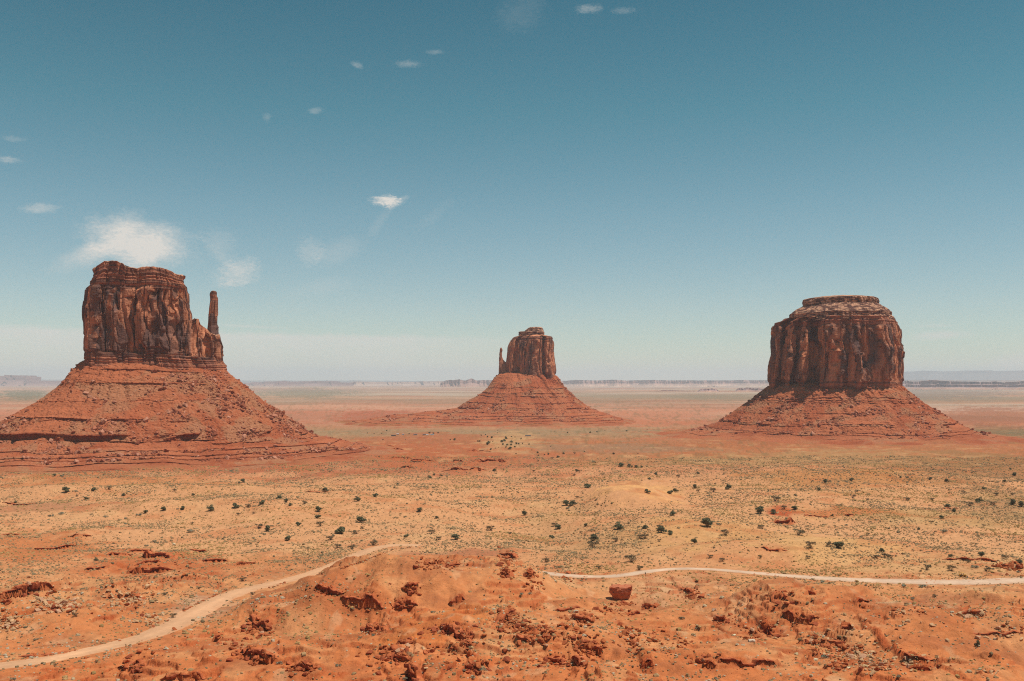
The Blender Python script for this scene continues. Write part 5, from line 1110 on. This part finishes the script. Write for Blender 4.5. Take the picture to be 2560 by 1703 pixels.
# the house-sized block leaning out above the right road, and other named outcrops
def solid(name, sections, mat, col, parent=None, noise=0.0, seed=0):
    """loft of closed loops [(z, [(x, y)...])] into one solid"""
    m = len(sections[0][1]); co = []
    for z, lp in sections: co += [(x, y, z) for x, y in lp]
    co = np.array(co, float); f = [tuple(q) for q in grid_faces(len(sections), m, True)]
    n = len(sections); f.append(tuple(range(m))[::-1]); f.append(tuple(range((n-1)*m, n*m)))
    me = bpy.data.meshes.new(name); me.from_pydata(co.tolist(), [], f)
    bm = bmesh.new(); bm.from_mesh(me); bmesh.ops.recalc_face_normals(bm, faces=bm.faces)
    if noise:
        bmesh.ops.triangulate(bm, faces=bm.faces); bmesh.ops.subdivide_edges(bm, edges=bm.edges, cuts=4, use_grid_fill=True)
        v = np.array([q.co[:] for q in bm.verts]); d = noise*np.stack([fbm3(v[:, 0]/1.8+k*9, v[:, 1]/1.8, v[:, 2]/0.7, 3, seed+k) for k in range(3)], 1)
        for q, dd in zip(bm.verts, d): q.co += Vector(dd)
    bm.to_mesh(me); 
    at = me.attributes.new('Col', 'FLOAT_COLOR', 'POINT'); at.data.foreach_set('color', np.tile(np.append(col, 1), len(me.vertices)).astype(np.float32))
    bm.free(); me.materials.append(mat); return obj(name, me, parent)
def big_block():
    sx, sy = B_(1925, 968); x, y, z = [float(q[0]) for q in hit(sx, sy)]; k = y/F/2.741
    w, h = 158*k, 92*k
    bot = [(-.2*w, .12*w), (.02*w, .06*w), (.2*w, .14*w), (.3*w, .25*w), (.05*w, .38*w), (-.18*w, .3*w)]
    mid = [(-.46*w, -.10*w), (-.05*w, -.20*w), (.40*w, -.02*w), (.5*w, .3*w), (.1*w, .5*w), (-.44*w, .36*w)]
    top = [(-.50*w, -.12*w), (-.1*w, -.22*w), (.46*w, -.06*w), (.5*w, .3*w), (.15*w, .5*w), (-.46*w, .4*w)]
    o = solid('boulder', [(-1.5, bot), (h*0.5, mid), (h*0.86, top), (h*1.02, [(a*0.9+.02*w, b*0.92) for a, b in top])], STONE, lin((196, 116, 82))*ALB, noise=0.8, seed=3)
    o.location = (x+0.02*w, y+0.2*w, z)
    tag(o, 'house-sized square boulder with a dark overhanging face, just below the straight right road', 'boulder')
big_block()

# ------------------------------------------------------------------ far homestead, vehicle, posts
def box(bm, x0, x1, y0, y1, z0, z1):
    v = [bm.verts.new(p) for p in ((x0,y0,z0),(x1,y0,z0),(x1,y1,z0),(x0,y1,z0),(x0,y0,z1),(x1,y0,z1),(x1,y1,z1),(x0,y1,z1))]
    for q in ((0,1,5,4),(1,2,6,5),(2,3,7,6),(3,0,4,7),(4,5,6,7),(3,2,1,0)): bm.faces.new([v[i] for i in q])
def bmobj(name, bm, mat, parent):
    me = bpy.data.meshes.new(name); bmesh.ops.recalc_face_normals(bm, faces=bm.faces); bm.to_mesh(me); bm.free(); me.materials.append(mat); return obj(name, me, parent)
W_WHITE = mat_plain('white_siding', (0.62, 0.62, 0.6)); W_RED = mat_plain('red_boards', (0.20, 0.06, 0.045)); W_GREY = mat_plain('grey_green_siding', (0.20, 0.24, 0.24)); W_BLUE = mat_plain('pale_blue_siding', (0.45, 0.55, 0.62)); W_DARK = mat_plain('dark_boards', (0.12, 0.08, 0.07)); GLASS = mat_plain('window_glass', (0.03, 0.035, 0.04), 0.15, 0.05)
ROOF_L = mat_plain('pale_metal_roof', (0.5, 0.47, 0.45), 0.5); ROOF_D = mat_plain('dark_shingles', (0.14, 0.10, 0.09))
def house(zx, zy, w, h, wall, roof, label, cat='house'):
    sx, sy = F_(zx, zy+4); x, y, z = [float(q[0]) for q in hit(sx, sy)]; W = w/4.714/F*y; Hh = max(2.4, h/4.714/F*y*1.05)
    d = min(W*0.6, 7); root = empty('house', (x, y, z), 0.12); eave = Hh*0.68
    bm = bmesh.new(); box(bm, -W/2, W/2, -d/2, d/2, -0.6, eave); bmobj('wall', bm, wall, root)
    bm = bmesh.new(); e = 0.35
    A = [bm.verts.new((sx_*(W/2+e), yy, zz)) for sx_ in (-1, 1) for yy, zz in ((-d/2-e, eave+0.003), (0, Hh), (d/2+e, eave+0.003), (d/2+e, eave+0.16), (0, Hh+0.18), (-d/2-e, eave+0.16))]
    bm.faces.new(A[:6]); bm.faces.new(A[6:][::-1])
    for i in range(6): j = (i+1) % 6; bm.faces.new((A[i], A[i+6], A[j+6], A[j]))
    bmobj('roof', bm, roof, root)
    bm = bmesh.new(); box(bm, -0.45, 0.45, -d/2-0.06, -d/2-0.003, 0.05, 2.0); bmobj('door', bm, W_DARK, root)
    for s in (-1, 1):
        bm = bmesh.new(); box(bm, s*W*0.28-0.55, s*W*0.28+0.55, -d/2-0.05, -d/2-0.003, 0.9, 1.8); bmobj('window', bm, GLASS, root)
    tag(root, label, cat, 'far homestead buildings')
house(395, 138, 54, 12, W_DARK, ROOF_D, 'long dark low shed, leftmost of the tiny far buildings')
house(445, 122, 26, 12, W_WHITE, ROOF_L, 'tiny white house just right of the long dark far shed')
house(508, 126, 24, 12, W_BLUE, ROOF_L, 'tiny pale blue cabin alone in the middle of the far homestead')
house(652, 128, 44, 14, W_WHITE, ROOF_D, 'tiny white far house with a dark roof beside a red shed')
house(757, 131, 36, 14, W_RED, ROOF_D, 'tiny dark red far shed near the right end of the homestead')
house(792, 131, 26, 12, W_WHITE, ROOF_L, 'tiny white hut touching the dark red far shed')
house(850, 127, 40, 12, W_BLUE, ROOF_L, 'tiny pale blue far house at the right end of the homestead')
house(1980, 141, 62, 13, W_GREY, ROOF_D, 'long grey-green trailer house alone on the flat below the middle butte')

YEL = mat_plain('yellow_paint', (0.62, 0.30, 0.03), 0.45, 0.12); BLK = mat_plain('black_rubber', (0.02, 0.02, 0.02), 0.8); STEEL = mat_plain('worn_steel', (0.25, 0.22, 0.2), 0.5, 0.2, 3, 0.6); SEATM = mat_plain('dark_vinyl', (0.03, 0.035, 0.05), 0.5)
def loader():
    sx, sy = C_(1940, 803); x, y, z = [float(q[0]) for q in hit(sx, sy)]
    root = empty('loader', (x, y, z), -0.15); tag(root, 'small yellow wheeled loader with black tyres parked above the straight right road', 'loader')
    bm = bmesh.new(); box(bm, -2.0, 0.9, -0.55, 0.55, 0.55, 1.0); box(bm, -2.1, -0.9, -0.7, 0.7, 0.95, 1.75)
    bmesh.ops.bevel(bm, geom=bm.edges[:], offset=0.05, segments=1); body = bmobj('body', bm, YEL, root)
    bm = bmesh.new(); box(bm, 0.3, 1.5, -0.45, 0.45, 1.003, 1.6); bmesh.ops.bevel(bm, geom=bm.edges[:], offset=0.08, segments=2); bmobj('hood', bm, YEL, root)
    bm = bmesh.new()
    for px in (-0.85, 0.2):
        for py in (-0.6, 0.6): box(bm, px-0.05, px+0.05, py-0.05, py+0.05, 1.0, 2.5)
    bmobj('cab_frame', bm, BLK, root)
    bm = bmesh.new(); box(bm, -1.05, 0.4, -0.8, 0.8, 2.503, 2.62); bmesh.ops.bevel(bm, geom=bm.edges[:], offset=0.03, segments=1); bmobj('canopy', bm, YEL, root)
    bm = bmesh.new(); box(bm, -0.7, -0.15, -0.3, 0.3, 1.0, 1.4); box(bm, -0.8, -0.66, -0.3, 0.3, 1.35, 1.95); bmobj('seat', bm, SEATM, root)
    for px, r in ((-1.4, 0.62), (0.95, 0.52)):
        for py in (-0.8, 0.8):
            bm = bmesh.new(); bmesh.ops.create_cone(bm, cap_ends=True, segments=24, radius1=r, radius2=r, depth=0.4)
            for v in bm.verts: v.co = Vector((v.co.x+px, v.co.z+py, v.co.y+r))
            bmesh.ops.bevel(bm, geom=bm.edges[:], offset=0.05, segments=1, affect='EDGES'); w = bmobj('wheel', bm, BLK, root)
            bm = bmesh.new(); bmesh.ops.create_cone(bm, cap_ends=True, segments=16, radius1=r*0.5, radius2=r*0.45, depth=0.46)
            for v in bm.verts: v.co = Vector((v.co.x+px, v.co.z+py, v.co.y+r))
            bmobj('rim', bm, YEL, w)
    for py in (-0.62, 0.62):
        bm = bmesh.new(); box(bm, 0, 2.1, py-0.07, py+0.07, -0.09, 0.09)
        for v in bm.verts: a, c = v.co.x, v.co.z; v.co.x = 0.4+a*math.cos(-0.42)-c*math.sin(-0.42); v.co.z = 1.45+a*math.sin(-0.42)+c*math.cos(-0.42)
        bmobj('lift_arm', bm, YEL, root)
    bm = bmesh.new(); pr = [(2.2, .95), (2.05, .55), (2.25, .18), (2.95, .12), (2.95, .2), (2.4, .3), (2.25, .6), (2.32, .98)]
    a = [bm.verts.new((px, -1.0, pz)) for px, pz in pr]; b = [bm.verts.new((px, 1.0, pz)) for px, pz in pr]
    for i in range(8): j = (i+1) % 8; bm.faces.new((a[i], a[j], b[j], b[i]))
    bm.faces.new(a[::-1]); bm.faces.new(b); bmobj('bucket', bm, STEEL, root)
loader()

WOOD = mat_plain('weathered_post', (0.09, 0.07, 0.045), 0.9); SIGN = mat_plain('dull_green_paint', (0.10, 0.12, 0.07), 0.6)
def post(fn, p, h, sign, label):
    sx, sy = fn(*p); x, y, z = [float(q[0]) for q in hit(sx, sy)]; root = empty('sign_post' if sign else 'marker_post', (x, y, z))
    bm = bmesh.new(); bmesh.ops.create_cone(bm, cap_ends=True, segments=8, radius1=0.10, radius2=0.08, depth=h+0.5)
    for v in bm.verts: v.co.z += h/2-0.25
    bmobj('post', bm, WOOD, root)
    if sign:
        bm = bmesh.new(); box(bm, -0.36, 0.36, -0.13, -0.085, h-0.65, h); bmobj('sign_panel', bm, SIGN, root)
    else:
        bm = bmesh.new(); bmesh.ops.create_cone(bm, cap_ends=True, segments=8, radius1=0.11, radius2=0.06, depth=0.12)
        for v in bm.verts: v.co.z += h+0.06
        bmobj('post_cap', bm, WOOD, root)
    tag(root, label, 'post' if not sign else 'sign')
post(lambda a, b: (a, b), (1613.5, 1441), 2.3, True, 'thin dark roadside sign standing at the near edge of the middle dirt road')
post(lambda a, b: (a, b), (1676, 1414), 1.1, False, 'short left wooden post beyond the dirt road, right of the dark sign')
post(lambda a, b: (a, b), (1691, 1412), 1.1, False, 'short right wooden post beyond the dirt road, right of the dark sign')

# ------------------------------------------------------------------ air
def haze():
    bm = bmesh.new(); box(bm, -104000, 104000, -9500, 78000, -61, 980); me = bpy.data.meshes.new('haze'); bmesh.ops.recalc_face_normals(bm, faces=bm.faces); bm.to_mesh(me); bm.free()
    m = bpy.data.materials.new('desert_air'); m.use_nodes = True; N = m.node_tree.nodes; N.clear(); out = N.new('ShaderNodeOutputMaterial'); v = N.new('ShaderNodeVolumePrincipled')
    v.inputs['Color'].default_value = (*HAZE_C, 1); v.inputs['Density'].default_value = HAZE_D; v.inputs['Anisotropy'].default_value = 0.0
    m.node_tree.links.new(v.outputs[0], out.inputs['Volume']); me.materials.append(m); o = obj('haze', me); o['kind'] = 'stuff'
HAZE_D, HAZE_C = 2.7e-5, (0.80, 0.89, 0.98)
haze()
print('built', len(bpy.data.objects))
